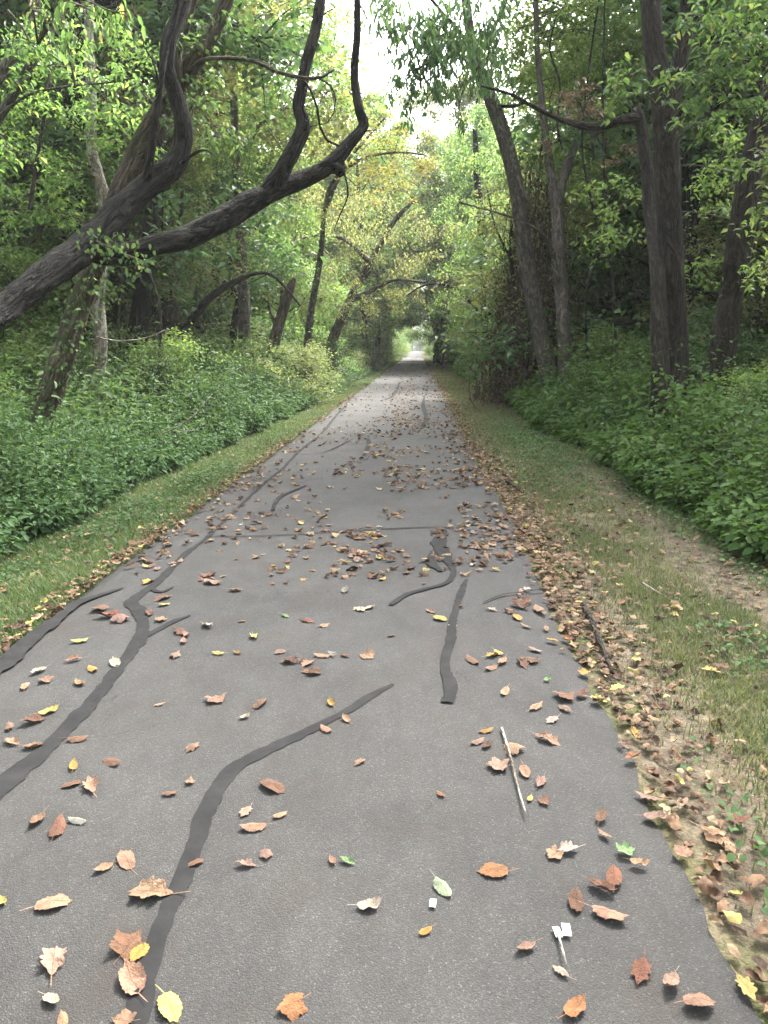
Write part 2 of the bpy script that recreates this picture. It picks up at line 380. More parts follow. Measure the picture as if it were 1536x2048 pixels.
def build_path():
    ys = np.concatenate([np.arange(-4, 14, .08), np.arange(14, 60, .4), np.geomspace(60, 600, 60)])
    t = np.linspace(0, 1, 25)
    el, er = edge_l(ys), edge_r(ys)
    X = el[:, None] * (1 - t) + er[:, None] * t; Y = np.repeat(ys[:, None], 25, 1)
    Z = 0.0 - .018 * (2 * np.abs(t - .5)) ** 8 * np.ones_like(X) + (fbm(X * .8, Y * .8, 20, 2) - .5) * .008
    X = np.hstack([X[:, :1] - .012, X, X[:, -1:] + .012]); Y = np.hstack([Y[:, :1], Y, Y[:, -1:]]); Z = np.hstack([Z[:, :1] - .09, Z, Z[:, -1:] - .09])
    k = 27; i = (np.arange(len(ys) - 1)[:, None] * k + np.arange(k - 1)[None]).reshape(-1)
    m, N, L, b = nt('asphalt')
    tc = N.new('ShaderNodeTexCoord'); v = tc.outputs['Object']
    mp = N.new('ShaderNodeMapping'); mp.inputs['Scale'].default_value = (1, .45, 1); L.new(v, mp.inputs[0])
    n1 = noise(N, L, v, 1.1, 5, .6, .3); n2 = noise(N, L, mp.outputs[0], 9, 5, .65)
    n3 = noise(N, L, v, 260, 3, .7)
    base = ramp(N, [(.3, (.034, .0332, .0323)), (.7, (.060, .0585, .057))]); L.new(n1, base.inputs[0])
    r2 = ramp(N, [(.3, (.84, .84, .84)), (.7, (1.12, 1.12, 1.12))]); L.new(n2, r2.inputs[0])
    c = mix(N, L, base.outputs[0], r2.outputs[0], 1.0, 'MULTIPLY')
    # stones of the aggregate, each its own grey
    vo = N.new('ShaderNodeTexVoronoi'); vo.inputs['Scale'].default_value = 210; L.new(v, vo.inputs['Vector'])
    sp = N.new('ShaderNodeSeparateColor'); L.new(vo.outputs['Color'], sp.inputs[0])
    rv = ramp(N, [(0, (.6, .6, .6)), (.5, (.92, .92, .92)), (.86, (1.12, 1.1, 1.08)), (.96, (1.45, 1.42, 1.38)), (1, (2.1, 2.05, 2.0))]); L.new(sp.outputs[0], rv.inputs[0])
    dd = ramp(N, [(.35, (1, 1, 1)), (.75, (0, 0, 0))]); L.new(vo.outputs['Distance'], dd.inputs[0])
    st = mix(N, L, (.7, .7, .7), rv.outputs[0], dd.outputs[0])
    c = mix(N, L, c, st, 1.0, 'MULTIPLY')
    vd = N.new('ShaderNodeTexNoise'); vd.inputs['Scale'].default_value = 3.5; vd.inputs['Detail'].default_value = 4; L.new(v, vd.inputs['Vector'])
    vs = N.new('ShaderNodeVectorMath'); vs.operation = 'SCALE'; vs.inputs['Scale'].default_value = .5; L.new(vd.outputs[1], vs.inputs[0])
    va = N.new('ShaderNodeVectorMath'); va.operation = 'ADD'; L.new(v, va.inputs[0]); L.new(vs.outputs[0], va.inputs[1])
    ck = N.new('ShaderNodeTexVoronoi'); ck.feature = 'DISTANCE_TO_EDGE'; ck.inputs['Scale'].default_value = 1.3; L.new(va.outputs[0], ck.inputs['Vector'])
    cr = ramp(N, [(.0, (.45, .45, .45)), (.006, (1, 1, 1))]); L.new(ck.outputs['Distance'], cr.inputs[0])
    cm = ramp(N, [(.50, (0, 0, 0)), (.60, (.9, .9, .9))]); L.new(noise(N, L, v, .9, 3), cm.inputs[0])
    c = mix(N, L, c, mix(N, L, c, cr.outputs[0], 1.0, 'MULTIPLY'), cm.outputs[0])
    # brown organic stains and the dusty strips along the edges
    n4 = noise(N, L, v, 2.3, 6, .7, .5); f4 = ramp(N, [(.52, (0, 0, 0)), (.70, (.6, .6, .6))]); L.new(n4, f4.inputs[0])
    c = mix(N, L, c, (.035, .027, .023), f4.outputs[0])
    L.new(c, b.inputs['Base Color']); b.inputs['Roughness'].default_value = .82; b.inputs['Specular IOR Level'].default_value = .3
    bp = N.new('ShaderNodeBump'); bp.inputs['Strength'].default_value = .7; bp.inputs['Distance'].default_value = .004
    L.new(math_(N, L, 'SUBTRACT', n3, vo.outputs['Distance']), bp.inputs['Height']); L.new(bp.outputs[0], b.inputs['Normal'])
    o = obj('path', mesh_np('path', np.stack([X, Y, Z], -1).reshape(-1, 3), [np.stack([i, i + 1, i + k + 1, i + k], -1)], [m], smooth=True))
    tag(o, 'straight grey asphalt path running away under the trees', None, None, 'structure')
    # crack filler
    mt, N, L, b = nt('tar_filler')
    tc2 = N.new('ShaderNodeTexCoord'); n = noise(N, L, tc2.outputs['Object'], 7, 7, .75); r = ramp(N, [(.25, (.012, .012, .0125)), (.5, (.020, .020, .0205)), (.75, (.032, .031, .030))]); L.new(n, r.inputs[0]); L.new(r.outputs[0], b.inputs['Base Color'])
    b.inputs['Roughness'].default_value = .9; b.inputs['Specular IOR Level'].default_value = .12
    strips = [
      ([(240, 2120), (272, 2040), (300, 1935), (338, 1810), (388, 1690), (415, 1612), (468, 1540), (555, 1492), (640, 1450), (700, 1420), (742, 1392), (786, 1370)],
       [.034, .036, .035, .035, .033, .034, .036, .033, .028, .028, .026, .012]),
      ([(-60, 1650), (10, 1568), (80, 1510), (150, 1440), (205, 1380), (255, 1315), (284, 1262), (278, 1222), (262, 1205), (300, 1178), (330, 1150), (372, 1108), (412, 1078), (440, 1050), (480, 1012), (522, 972), (562, 940), (600, 902), (642, 868), (672, 832), (690, 812), (712, 785)],
       [.05, .05, .046, .05, .044, .046, .046, .05, .045, .04, .034, .03, .024, .024, .026, .026, .026, .026, .03, .035, .035, .03]),
      ([(-60, 1370), (0, 1330), (50, 1288), (110, 1240), (150, 1207), (190, 1193), (246, 1176)], [.07, .075, .06, .055, .045, .03, .012]),
      ([(276, 1280), (312, 1262), (345, 1245), (380, 1232)], [.035, .03, .025, .012]),
      ([(300, 1178), (322, 1185), (347, 1175)], [.03, .022, .01]),
      ([(408, 1074), (520, 1073), (640, 1067), (770, 1059), (880, 1056), (960, 1064), (1042, 1078)], [.012, .010, .009, .013, .010, .010, .012]),
      ([(895, 1408), (902, 1372), (890, 1332), (902, 1278), (909, 1228), (924, 1185), (932, 1160)], [.030, .036, .030, .030, .026, .03, .014]),
      ([(780, 1212), (812, 1192), (850, 1180), (893, 1167), (906, 1144), (890, 1112), (878, 1088), (890, 1062)], [.022, .024, .022, .026, .03, .06, .07, .03]),
      ([(868, 1104), (862, 1126), (882, 1144)], [.03, .04, .02]),
      ([(965, 1208), (1005, 1192), (1050, 1186), (1085, 1180)], [.006, .010, .010, .008]),
      ([(735, 878), (738, 890), (728, 912)], [.04, .05, .03]),
      ([(612, 972), (566, 992), (552, 1006), (546, 1022)], [.02, .03, .02, .02]),
      ([(850, 790), (846, 812), (852, 835), (842, 858)], [.03, .06, .06, .03]),
      ([(705, 880), (650, 905), (600, 912)], [.01, .015, .01]),
      ([(838, 880), (900, 868), (925, 870)], [.012, .02, .015]),
      ([(800, 765), (788, 790), (770, 800)], [.05, .07, .04]),
    ]
    for si, (pts, hw) in enumerate(strips):
        P = np.array([on(*p)[:3] for p in pts])
        Q, R = spline(P, np.array(hw) * .8, .03)
        T = unit(np.gradient(Q, axis=0)); B = np.stack([-T[:, 1], T[:, 0], 0 * T[:, 0]], -1)
        s = np.arange(len(Q)) * .5
        wl_ = R * (1 + 1.0 * (fbm(s * .22, si * 3.1, 1, 4) - .5)); wr_ = R * (1 + 1.0 * (fbm(s * .22, si * 3.1 + 50, 2, 4) - .5))
        jr = np.random.default_rng(si); wl_ = wl_ * (1 + .10 * jr.normal(0, 1, len(s))); wr_ = wr_ * (1 + .10 * jr.normal(0, 1, len(s)))
        z = (fbm(Q[:, 0] * .8, Q[:, 1] * .8, 20, 2) - .5) * .008 + .0045 + si * .0007
        A = Q + B * wl_[:, None]; C = Q - B * wr_[:, None]; 
        Q = Q.copy(); Q[:, 2] = z + .002; A[:, 2] = z - .001; C[:, 2] = z - .001
        V = np.concatenate([A, Q, C]); n = len(Q); a = np.arange(n - 1)
        F = np.concatenate([np.stack([a, a + n, a + n + 1, a + 1], -1), np.stack([a + n, a + 2 * n, a + 2 * n + 1, a + n + 1], -1)])
        so = obj('tar_strip', mesh_np('tar_strip', V, [F[:, ::-1]], [mt], smooth=True), o)
build_ground()
build_path()

# ---------------------------------------------------------------- generic tree prototypes
def tree_meshes(seed, H, base, R, nleaf, lL, mat, bark, tr=.2, n1=18, tm='kite', bend=.6, el=(.1, .8), name='tree', aspect=.55, sig=.3):
    rng = np.random.default_rng(seed)
    gt, gl = Geo(), Geo()
    k = 9; t = np.linspace(0, 1, k)
    ax = rng.normal(0, bend, 2); wob = np.cumsum(rng.normal(0, bend * .25, (k, 2)), 0); wob -= wob[0]
    P = np.stack([ax[0] * t ** 1.5 + wob[:, 0] * t, ax[1] * t ** 1.5 + wob[:, 1] * t, t * H * .93 - .5], -1)
    Rr = tr * (1 - t) ** .8 + .02; Rr[0] *= 1.35
    Q, RR = spline(P, Rr, .35); tube(gt, Q, RR, 9, .12, seed)
    segs = []
    for i in range(n1):
        h = base + (H - base) * (i + rng.random()) / n1 * .95
        tt = min(h / (H * .93), .98); j = int(tt * (len(Q) - 1)); p0 = Q[j]
        u = (h - base) / (H - base)
        ln = R * (math.sin(math.pi * (u * .75 + .22)) ** .7) * rng.uniform(.7, 1.15)
        a = i * 2.4 + rng.normal(0, .4); e = rng.uniform(*el) + u * .4
        d = np.array([math.cos(a) * math.cos(e), math.sin(a) * math.cos(e), math.sin(e)])
        pts = [p0]
        for s in range(5):
            d = unit(d + rng.normal(0, .16, 3) + np.array([0, 0, -.05])); pts.append(pts[-1] + d * ln / 5)
        pts = np.array(pts); r0 = min(RR[j] * .55, .02 + ln * .014)
        tube(gt, pts, np.linspace(r0, .008, 6), 5, 0, seed + i, False)
        for q in range(int(5 + ln * 1.6)):
            s = rng.uniform(.22, 1.0); x = s * 5; a0 = int(min(x, 4)); b0 = pts[a0] + (pts[a0 + 1] - pts[a0]) * (x - a0)
            dd = unit(d + rng.normal(0, .75, 3)); l2 = ln * rng.uniform(.18, .42)
            mid = b0 + dd * l2 * .5; end = mid + unit(dd + np.array([0, 0, -.25])) * l2 * .5
            tube(gt, np.array([b0, mid, end]), np.array([r0 * .35, r0 * .22, .004]), 3, 0, seed, False)
            segs.append((b0, mid, end))
    S = np.array(segs); m = len(S)
    idx = rng.integers(0, m, nleaf); w = rng.random(nleaf) ** .7
    A = S[idx]; pos = np.where(w[:, None] < .5, A[:, 0] + (A[:, 1] - A[:, 0]) * w[:, None] * 2, A[:, 1] + (A[:, 2] - A[:, 1]) * (w[:, None] * 2 - 1))
    pos = pos + rng.normal(0, 1, (nleaf, 3)) * np.array([sig, sig, sig * .45])
    pos[:, 2] -= rng.random(nleaf) * sig * .3
    ctint = rng.random(m)
    D, N = rand_dirs(rng, nleaf, .35, .55)
    tint = np.clip(rng.random(nleaf) * .6 + ctint[idx] * .4, 0, 1)
    L = lL * rng.uniform(.7, 1.25, nleaf)
    leaves(gl, pos, D, N, L, L * aspect * rng.uniform(.8, 1.2, nleaf), tm, tint)
    return gt.mesh(name + '_trunk', [bark], True), gl.mesh(name + '_crown', [mat])

HERO = [(20, 200, 10), (155, 225, 13), (468, 500, 22.5), (330, 420, 19), (530, 600, 21), (230, 330, 19), (1025, 1160, 20), (1280, 1400, 12), (1400, 1536, 12.5)]
def blocked(x, y, r, low=True):
    p0 = to_px([x - r, y, 1.5])[0]; p1 = to_px([x + r, y, 1.5])[0]
    return any(y - r * .7 < Y and p1 > a and p0 < b for a, b, Y in HERO)

rng = np.random.default_rng(7)
TALL = [tree_meshes(11, 19, 5.0, 4.6, 26000, .21, M['leaf_mid'], M['bark'], .22, 30, name='tall'),
        tree_meshes(12, 21, 6.5, 5.2, 30000, .21, M['leaf_olive'], M['bark_grey'], .26, 32, name='tall'),
        tree_meshes(13, 17, 3.5, 4.4, 24000, .20, M['leaf_bright'], M['bark'], .18, 28, name='tall'),
        tree_meshes(14, 18, 4.0, 5.0, 26000, .21, M['leaf_dark'], M['bark_dark'], .24, 28, name='tall')]
UND = [tree_meshes(21, 7.0, .9, 2.5, 15000, .125, M['leaf_mid'], M['bark'], .07, 24, bend=.5, name='young'),
       tree_meshes(22, 6.0, .6, 2.3, 14000, .12, M['leaf_bright'], M['bark_grey'], .06, 22, bend=.4, name='young'),
       tree_meshes(23, 8.0, 1.2, 2.8, 16000, .125, M['leaf_dark'], M['bark_dark'], .08, 26, bend=.7, name='young'),
       tree_meshes(24, 7.5, .8, 2.7, 16000, .11, M['leaf_olive'], M['bark'], .07, 24, bend=.8, name='young', aspect=.45)]
SHR = [tree_meshes(31, 2.3, .1, 1.25, 7000, .085, M['leaf_shrub'], M['twig'], .03, 22, bend=.2, name='shrub', sig=.16),
       tree_meshes(32, 2.6, .1, 1.3, 7000, .085, M['leaf_bright'], M['twig'], .03, 22, bend=.2, name='shrub', sig=.16),
       tree_meshes(33, 2.0, .1, 1.3, 7000, .075, M['leaf_olive'], M['twig'], .03, 22, bend=.2, name='shrub', sig=.16)]

def plant(name, meshes, x, y, s, label, cat, group, rz=None, z=None, sz=None):
    t = thing(name, label, cat, (x, y, float(gz(x, y)) if z is None else z), rng.random() * 6.28 if rz is None else rz, group)
    t.scale = (s, s, s if sz is None else sz)
    obj('trunk' if cat != 'shrub' else 'stem', meshes[0], t); obj('crown' if cat != 'shrub' else 'foliage', meshes[1], t)
    return t

placed = []
def free(x, y, d):
    for a, b in placed:
        if (a - x) ** 2 + (b - y) ** 2 < d * d: return False
    placed.append((x, y)); return True

KT = ['green-leaved', 'olive-leaved', 'bright-leaved', 'dark-leaved']
def zone(y): return 'nearer' if y < 35 else ('middle' if y < 80 else 'farthest')
# tall forest trees both sides
n = 0
for tries in range(6000):
    if n >= 130: break
    y = 16 + 202 * rng.random() ** 1.25; side = -1 if rng.random() < .5 else 1
    off = 4.4 + 18 * rng.random() ** 1.3
    if y > 85: off = (8.0 if side < 0 else 10.0) + 13 * rng.random() ** 1.3
    x = side * off - .65
    k = int(rng.choice([0, 1, 2, 2, 3]))
    if blocked(x, y, .5): continue
    if y < 48 and off < 6.8: continue
    if not free(x, y, 4.8): continue
    s = rng.uniform(.85, 1.2); sd = 'left' if side < 0 else 'right'
    plant('tree', TALL[k], x, y, s, f'tall {KT[k]} tree in the {zone(y)} woods on the {sd} of the path', 'tree', f'tall {KT[k]} trees in the {zone(y)} woods {sd}')
    n += 1
for i, (x, y) in enumerate([(-8.6, 3.5), (9.0, 4.5), (-7.5, -5), (7.5, -6), (-6, -14), (6.5, -15), (14, 0), (-14, -1)]):  # out-of-frame trees, added to shade the near undergrowth and path
    plant('tree', TALL[i % 4], x, y, 1.0, f'tall {KT[i % 4]} tree added out of view beside or behind the viewer to shade the near path', 'tree', f'tall {KT[i % 4]} trees added out of view around the viewer')
k2 = {0: 0, 1: 2, 2: 3, 3: 1}
# rows standing close to the path whose crowns meet above it far off
for side in (-1, 1):
    y = 50.0 if side < 0 else 57.0
    while y < 240:
        k = int(rng.choice([1, 1, 0, 2] if y < 60 else [1, 2, 2, 0])); sd = 'left' if side < 0 else 'right'
        plant('tree', TALL[k], side * (rng.uniform(2.5, 3.2) + (1.5 + (side > 0) * 2.5 if y > 95 else 0)) - .65, y, rng.uniform(1.0, 1.15), f'tall {KT[k]} tree close beside the path in the {zone(y)} tunnel, {sd} side', 'tree', f'tall {KT[k]} trees close beside the {zone(y)} path {sd}', sz=rng.uniform(1.0, 1.28), z=-rng.uniform(0, 2.6))
        y += rng.uniform(8, 12) if y < 90 else rng.uniform(20, 34)
for side in (-1, 1):
    y = 58.0
    while y < 300:
        k = int(rng.choice([1, 1, 0, 3])); sd = 'left' if side < 0 else 'right'
        plant('young_tree', UND[k], side * rng.uniform(5.0, 6.6) - .65, y, rng.uniform(1.0, 1.5), f'low {KT[k2[k]]} tree lining the {zone(y)} path on the {sd}', 'young tree', f'low {KT[k2[k]]} trees lining the {zone(y)} path {sd}')
        y += rng.uniform(5, 9)
for i, x in enumerate([-30, -25, -20, -15, -9, -5.5, -2.4, .8, 4.0, 7.5, 11, 16, 21, 26, 31]):
    plant('tree', TALL[i % 3], x, 300 + 9 * ((i * 3) % 4), 1.05, f'very far {KT[i % 3]} tree closing the end of the leaf tunnel', 'tree', f'very far {KT[i % 3]} trees closing the tunnel', sz=.9)
placed = []
n = 0
for tries in range(8000):
    if n >= 250: break
    y = 9 + 75 * rng.random() ** 1.3; side = -1 if rng.random() < .5 else 1
    off = 5.0 + 15 * rng.random() ** 1.3
    x = side * off - .65
    k = int(rng.choice([0, 0, 1, 1, 1, 2, 3])); r = [2.3, 2.1, 2.6, 2.5][k]
    if blocked(x, y, r): continue
    if off - r < 2.9 and y < 60: continue
    if not free(x, y, 2.4): continue
    s = rng.uniform(.8, 1.2) if y < 16 else rng.uniform(.9, 1.9)
    if off - r * s < 2.9 and y < 60: s = (off - 2.9) / r
    sd = 'left' if side < 0 else 'right'
    plant('young_tree', UND[k], x, y, s, f'low {KT[k2[k]]} young tree filling the {zone(y)} woods on the {sd} of the path', 'young tree', f'low {KT[k2[k]]} young trees in the {zone(y)} woods {sd}')
    n += 1
for i in range(11):
    x = -11 + i * 2.1
    plant('shrub', SHR[i % 2], x, 322 + 6 * ((i * 5) % 3), 3.6 if abs(x) > 2 else 3.0, 'very far bush closing the end of the path', 'shrub', 'very far bushes closing the end of the path')
# shrubs along both edges of the corridor
placed = []
KS = ['grey-green', 'bright green', 'olive']
for side in (-1, 1):
    y = 19.0 if side < 0 else 24.0
    while y < 310:
        k = int(rng.choice([0, 0, 1, 2])) if y < 45 else int(rng.choice([0, 1, 1, 2]))
        x = (-4.3 if side < 0 else 4.1) + rng.normal(0, .25)
        s = rng.uniform(.75, 1.15) * (1 + min(y, 90) / 250)
        sd = 'left' if side < 0 else 'right'
        plant('shrub', SHR[k], x, y, s, f'{KS[k]} shrub in the {zone(y)} row along the {sd} verge', 'shrub', f'{KS[k]} shrubs along the {zone(y)} {sd} verge')
        y += rng.uniform(1.3, 2.1) * (1 + y / 60)

# ---------------------------------------------------------------- the big trees one can tell apart
def limb(g, pts, Y=None, lump=.10, seg=14, seed=0, step=.07, lf=1.0):
    """pts: (px, py, width px[, Y]) measured on the photo, turned into a real tapered limb"""
    P, R = [], []
    for p in pts:
        yy = p[3] if len(p) > 3 else Y
        w = at(p[0], p[1], yy); P.append(w)
        d = (w - np.array([0, 0, CAM_H])) @ _F; R.append(p[2] * .40 * d / F_PX)
    Q, RR = spline(P, R, step); tube(g, Q, RR, seg, lump, seed, True, lf); return Q, RR

def spray(gl, gt, c, r, n, L, rng, aspect=.5, tm='ovate', droop=.4, flat=.5, anchor=None, twigs=7, tilt=.55, tint=(0, 1)):
    c = np.asarray(c, float); ends = []
    if anchor is not None:
        anchor = np.asarray(anchor, float); mid = (anchor + c) / 2 + np.array([0, 0, .12 * np.linalg.norm(anchor - c)])
        Q, RR = spline([anchor, mid, c], [.012 + .006 * r, .009, .006], .15); tube(gt, Q, RR, 5, 0, 1, False)
    for i in range(twigs):
        d = rng.normal(0, 1, 3) * np.array([1, 1, flat]); d = unit(d); e = c + d * r * rng.uniform(.7, 1.1); e[2] -= droop * r * .4
        m = c + d * r * .5 + np.array([0, 0, .05 * r]); tube(gt, np.array([c, m, e]), np.array([.006, .004, .002]), 3, 0, i, False); ends.append((m, e))
    E = np.array(ends); idx = rng.integers(0, twigs, n); w = rng.random((n, 1)) * 1.25 - .25
    P = E[idx, 0] + (E[idx, 1] - E[idx, 0]) * w + rng.normal(0, .16 * r, (n, 3)) * np.array([1, 1, .6])
    D, N = rand_dirs(rng, n, droop, tilt)
    ll = L * rng.uniform(.65, 1.25, n)
    leaves(gl, P, D, N, ll, ll * aspect, tm, tint[0] + (tint[1] - tint[0]) * rng.random(n))

def near_pt(Q, c):
    i = int(np.argmin(np.linalg.norm(Q - c, axis=1))); return Q[i]

def hero(name, label, cat, limbs, bark, sprays=(), leafmat=None, group=None, bare=0, seed=1):
    """limbs: list of (part name, pts, Y, opts); first is the trunk"""
    rg = np.random.default_rng(seed * 101)
    p0 = limbs[0][1][0]; b = at(p0[0], p0[1], p0[3] if len(p0) > 3 else limbs[0][2])
    t = thing(name, label, cat, (0, 0, 0), 0, group)
    loc = Vector((float(b[0]), float(b[1]), float(gz(b[0], b[1])))); t.location = loc
    off = -np.array(loc); allQ = []
    for i, (pn, pts, Y, o) in enumerate(limbs):
        g = Geo(); Q, _ = limb(g, pts, Y, seed=seed * 3 + i, **o); allQ.append(Q)
        g.V = [v + off for v in g.V]
        obj(pn, g.mesh(pn, [bark], True), t)
    AQ = np.concatenate(allQ)
    if bare:
        for q in range(bare):
            Qs = allQ[q % len(allQ[:4])]; j = rg.integers(int(len(Qs) * .25), len(Qs) - 2); p = Qs[j]; ln = rg.uniform(.25, .9)
            d = unit(rg.normal(0, 1, 3) + np.array([0, 0, .3])); pts = [p]
            for _ in range(5): d = unit(d + rg.normal(0, .28, 3)); pts.append(pts[-1] + d * ln / 5)
            g = Geo(); a_, b_ = spline(pts, np.linspace(rg.uniform(.007, .014), .002, 6), .06); tube(g, a_ + off, b_, 5, 0, q)
            obj('dead_twig', g.mesh('dead_twig', [bark], True), t)
    if sprays:
        gl, gt = Geo(), Geo()
        for s in sprays:
            px, py, Y, r, n, L = s[:6]; o = s[6] if len(s) > 6 else {}
            c = at(px, py, Y); a = near_pt(AQ, c)
            if np.linalg.norm(a - c) > 12: a = None
            gt = Geo(); spray(gl, gt, c, r, n, L, rg, anchor=a, **o)
            gt.V = [v + off for v in gt.V]; obj('twigs', gt.mesh('twigs', [M['twig']]), t)
        gl.V = [v + off for v in gl.V]
        obj('crown', gl.mesh('crown', [leafmat]), t)
    return t

BIG = dict(seg=22, step=.05, lump=.20, lf=1.8)
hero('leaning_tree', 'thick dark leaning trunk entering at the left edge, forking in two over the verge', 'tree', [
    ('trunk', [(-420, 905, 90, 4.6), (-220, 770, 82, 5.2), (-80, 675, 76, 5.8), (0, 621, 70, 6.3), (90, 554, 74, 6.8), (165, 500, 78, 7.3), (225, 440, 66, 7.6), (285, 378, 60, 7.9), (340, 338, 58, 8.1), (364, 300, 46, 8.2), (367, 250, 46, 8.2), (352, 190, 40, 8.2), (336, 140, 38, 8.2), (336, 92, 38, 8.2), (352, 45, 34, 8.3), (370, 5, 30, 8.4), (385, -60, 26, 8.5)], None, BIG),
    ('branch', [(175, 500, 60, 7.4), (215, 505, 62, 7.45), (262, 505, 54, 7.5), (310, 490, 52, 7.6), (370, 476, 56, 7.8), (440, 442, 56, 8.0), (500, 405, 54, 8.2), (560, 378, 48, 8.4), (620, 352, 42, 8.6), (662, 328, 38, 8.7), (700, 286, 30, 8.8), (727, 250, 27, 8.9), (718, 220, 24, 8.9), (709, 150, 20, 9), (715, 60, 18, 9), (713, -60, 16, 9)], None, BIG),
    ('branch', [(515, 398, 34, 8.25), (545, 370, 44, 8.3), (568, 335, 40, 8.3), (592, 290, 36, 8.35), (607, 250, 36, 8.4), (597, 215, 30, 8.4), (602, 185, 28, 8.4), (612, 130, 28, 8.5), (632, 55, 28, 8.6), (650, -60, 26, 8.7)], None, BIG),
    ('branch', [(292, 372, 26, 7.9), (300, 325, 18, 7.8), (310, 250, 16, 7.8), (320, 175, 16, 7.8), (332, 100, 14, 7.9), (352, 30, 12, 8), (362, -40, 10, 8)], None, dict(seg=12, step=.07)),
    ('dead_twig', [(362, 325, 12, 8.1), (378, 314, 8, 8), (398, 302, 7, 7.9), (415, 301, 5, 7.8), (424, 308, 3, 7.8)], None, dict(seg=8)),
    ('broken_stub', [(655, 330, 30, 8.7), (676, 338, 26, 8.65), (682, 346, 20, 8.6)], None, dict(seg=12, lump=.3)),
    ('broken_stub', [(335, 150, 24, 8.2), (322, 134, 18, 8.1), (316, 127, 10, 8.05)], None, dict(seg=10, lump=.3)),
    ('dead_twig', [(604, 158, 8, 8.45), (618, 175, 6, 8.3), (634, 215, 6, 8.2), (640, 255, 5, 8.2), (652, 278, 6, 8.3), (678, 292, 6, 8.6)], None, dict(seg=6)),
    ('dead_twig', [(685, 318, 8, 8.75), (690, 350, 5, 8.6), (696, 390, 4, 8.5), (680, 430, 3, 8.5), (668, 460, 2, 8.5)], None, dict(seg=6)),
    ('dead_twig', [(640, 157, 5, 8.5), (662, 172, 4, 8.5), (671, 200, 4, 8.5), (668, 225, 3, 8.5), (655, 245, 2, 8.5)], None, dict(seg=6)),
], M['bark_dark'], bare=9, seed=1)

hero('tree', 'brown vine-grown trunk leaning right behind the thick dark leaning trunk on the left', 'tree', [
    ('trunk', [(30, 990, 76, 9.2), (60, 900, 70, 9.2), (95, 800, 64, 9.1), (130, 700, 58, 9), (165, 600, 54, 9), (200, 500, 54, 8.9), (235, 410, 60, 8.8), (265, 340, 64, 8.8), (298, 265, 56, 8.7), (335, 200, 48, 8.7), (370, 150, 44, 8.7), (400, 108, 38, 8.7), (440, 35, 36, 8.8), (475, -60, 34, 8.8)], None, BIG),
    ('branch', [(375, 145, 16, 8.7), (400, 122, 11, 8.6), (450, 116, 9, 8.5), (505, 122, 9, 8.4), (560, 145, 9, 8.4), (610, 157, 10, 8.3), (645, 154, 7, 8.3), (668, 140, 5, 8.3)], None, dict(seg=8)),
    ('branch', [(345, 190, 26, 8.7), (358, 150, 22, 8.6), (356, 110, 18, 8.6), (372, 60, 16, 8.7), (400, -40, 14, 8.7)], None, dict(seg=10)),
], M['bark_moss'], [
    (400, 165, 8.6, .30, 90, .085), (385, 220, 8.6, .28, 80, .085), (425, 250, 8.6, .3, 80, .085), (440, 275, 8.5, .25, 60, .08), (360, 90, 8.6, .3, 80, .08), (420, 60, 8.7, .35, 90, .08),
    (345, 250, 8.4, .22, 50, .08), (300, 200, 8.5, .3, 60, .08)], M['leaf_dark'], bare=7, seed=2)

hero('tree', 'pale mottled slender trunk just right of the vine-grown leaning trunk on the left', 'tree', [
    ('trunk', [(176, 850, 60, 13), (186, 780, 44, 13), (198, 730, 36, 13), (202, 680, 34, 13), (196, 600, 30, 13), (205, 500, 32, 13), (212, 420, 32, 13), (196, 350, 28, 13), (183, 290, 24, 13), (183, 200, 24, 13), (178, 80, 22, 13), (178, -60, 20, 13)], None, dict(seg=18, step=.08, lump=.16)),
    ('branch', [(212, 420, 14, 13), (230, 380, 9, 12.8), (255, 330, 6, 12.6), (290, 280, 4, 12.5)], None, dict(seg=6)),
], M['bark_pale'], [
    (90, 250, 12.2, .8, 420, .09), (250, 210, 12.4, .8, 420, .09), (60, 330, 12, .8, 380, .09), (240, 90, 12.4, .8, 380, .09), (110, 130, 12, .8, 380, .09), (20, 420, 12, .8, 420, .09), (100, 430, 12.6, .7, 350, .09),
    (260, 300, 12.6, .6, 260, .09), (140, 350, 12.4, .6, 260, .09)], M['leaf_bright'], bare=5, seed=3)

hero('tree', 'tall straight grey trunk between the bulky dark trunk and the broken stump', 'tree', [
    ('trunk', [(494, 790, 40, 22), (490, 700, 32, 22), (487, 600, 28, 22), (483, 500, 26, 22), (478, 400, 24, 22), (470, 300, 22, 22), (468, 200, 20, 22), (460, 80, 18, 22), (455, -60, 16, 22)], None, dict(seg=14, step=.15)),
    ('branch', [(480, 430, 10, 22), (500, 400, 7, 21.6), (540, 360, 6, 21.4), (580, 340, 4, 21)], None, dict(seg=6)),
    ('branch', [(470, 330, 10, 22), (500, 290, 8, 22), (520, 250, 7, 22), (560, 225, 4, 22)], None, dict(seg=6)),
], M['bark_grey'], [
    (430, 330, 21.5, 1.2, 700, .11), (540, 330, 21.5, 1.2, 700, .11), (560, 230, 22, 1.3, 700, .11), (430, 200, 22, 1.3, 700, .11), (520, 120, 22, 1.4, 800, .11), (420, 80, 22, 1.4, 800, .11), (560, 60, 22, 1.3, 700, .11), (480, 20, 22, 1.3, 700, .11), (610, 60, 23, 1.2, 600, .11), (670, 110, 24, 1.2, 600, .11), (640, 200, 24, 1.2, 600, .11), (690, 40, 25, 1.1, 450, .11), (600, 130, 23, 1.1, 550, .11), (690, 210, 25, .9, 320, .11), (360, 30, 22, 1.3, 600, .11), (400, 430, 21.5, 1.0, 400, .11), (570, 430, 22.5, 1.1, 600, .11)], M['leaf_mid'], seed=4)

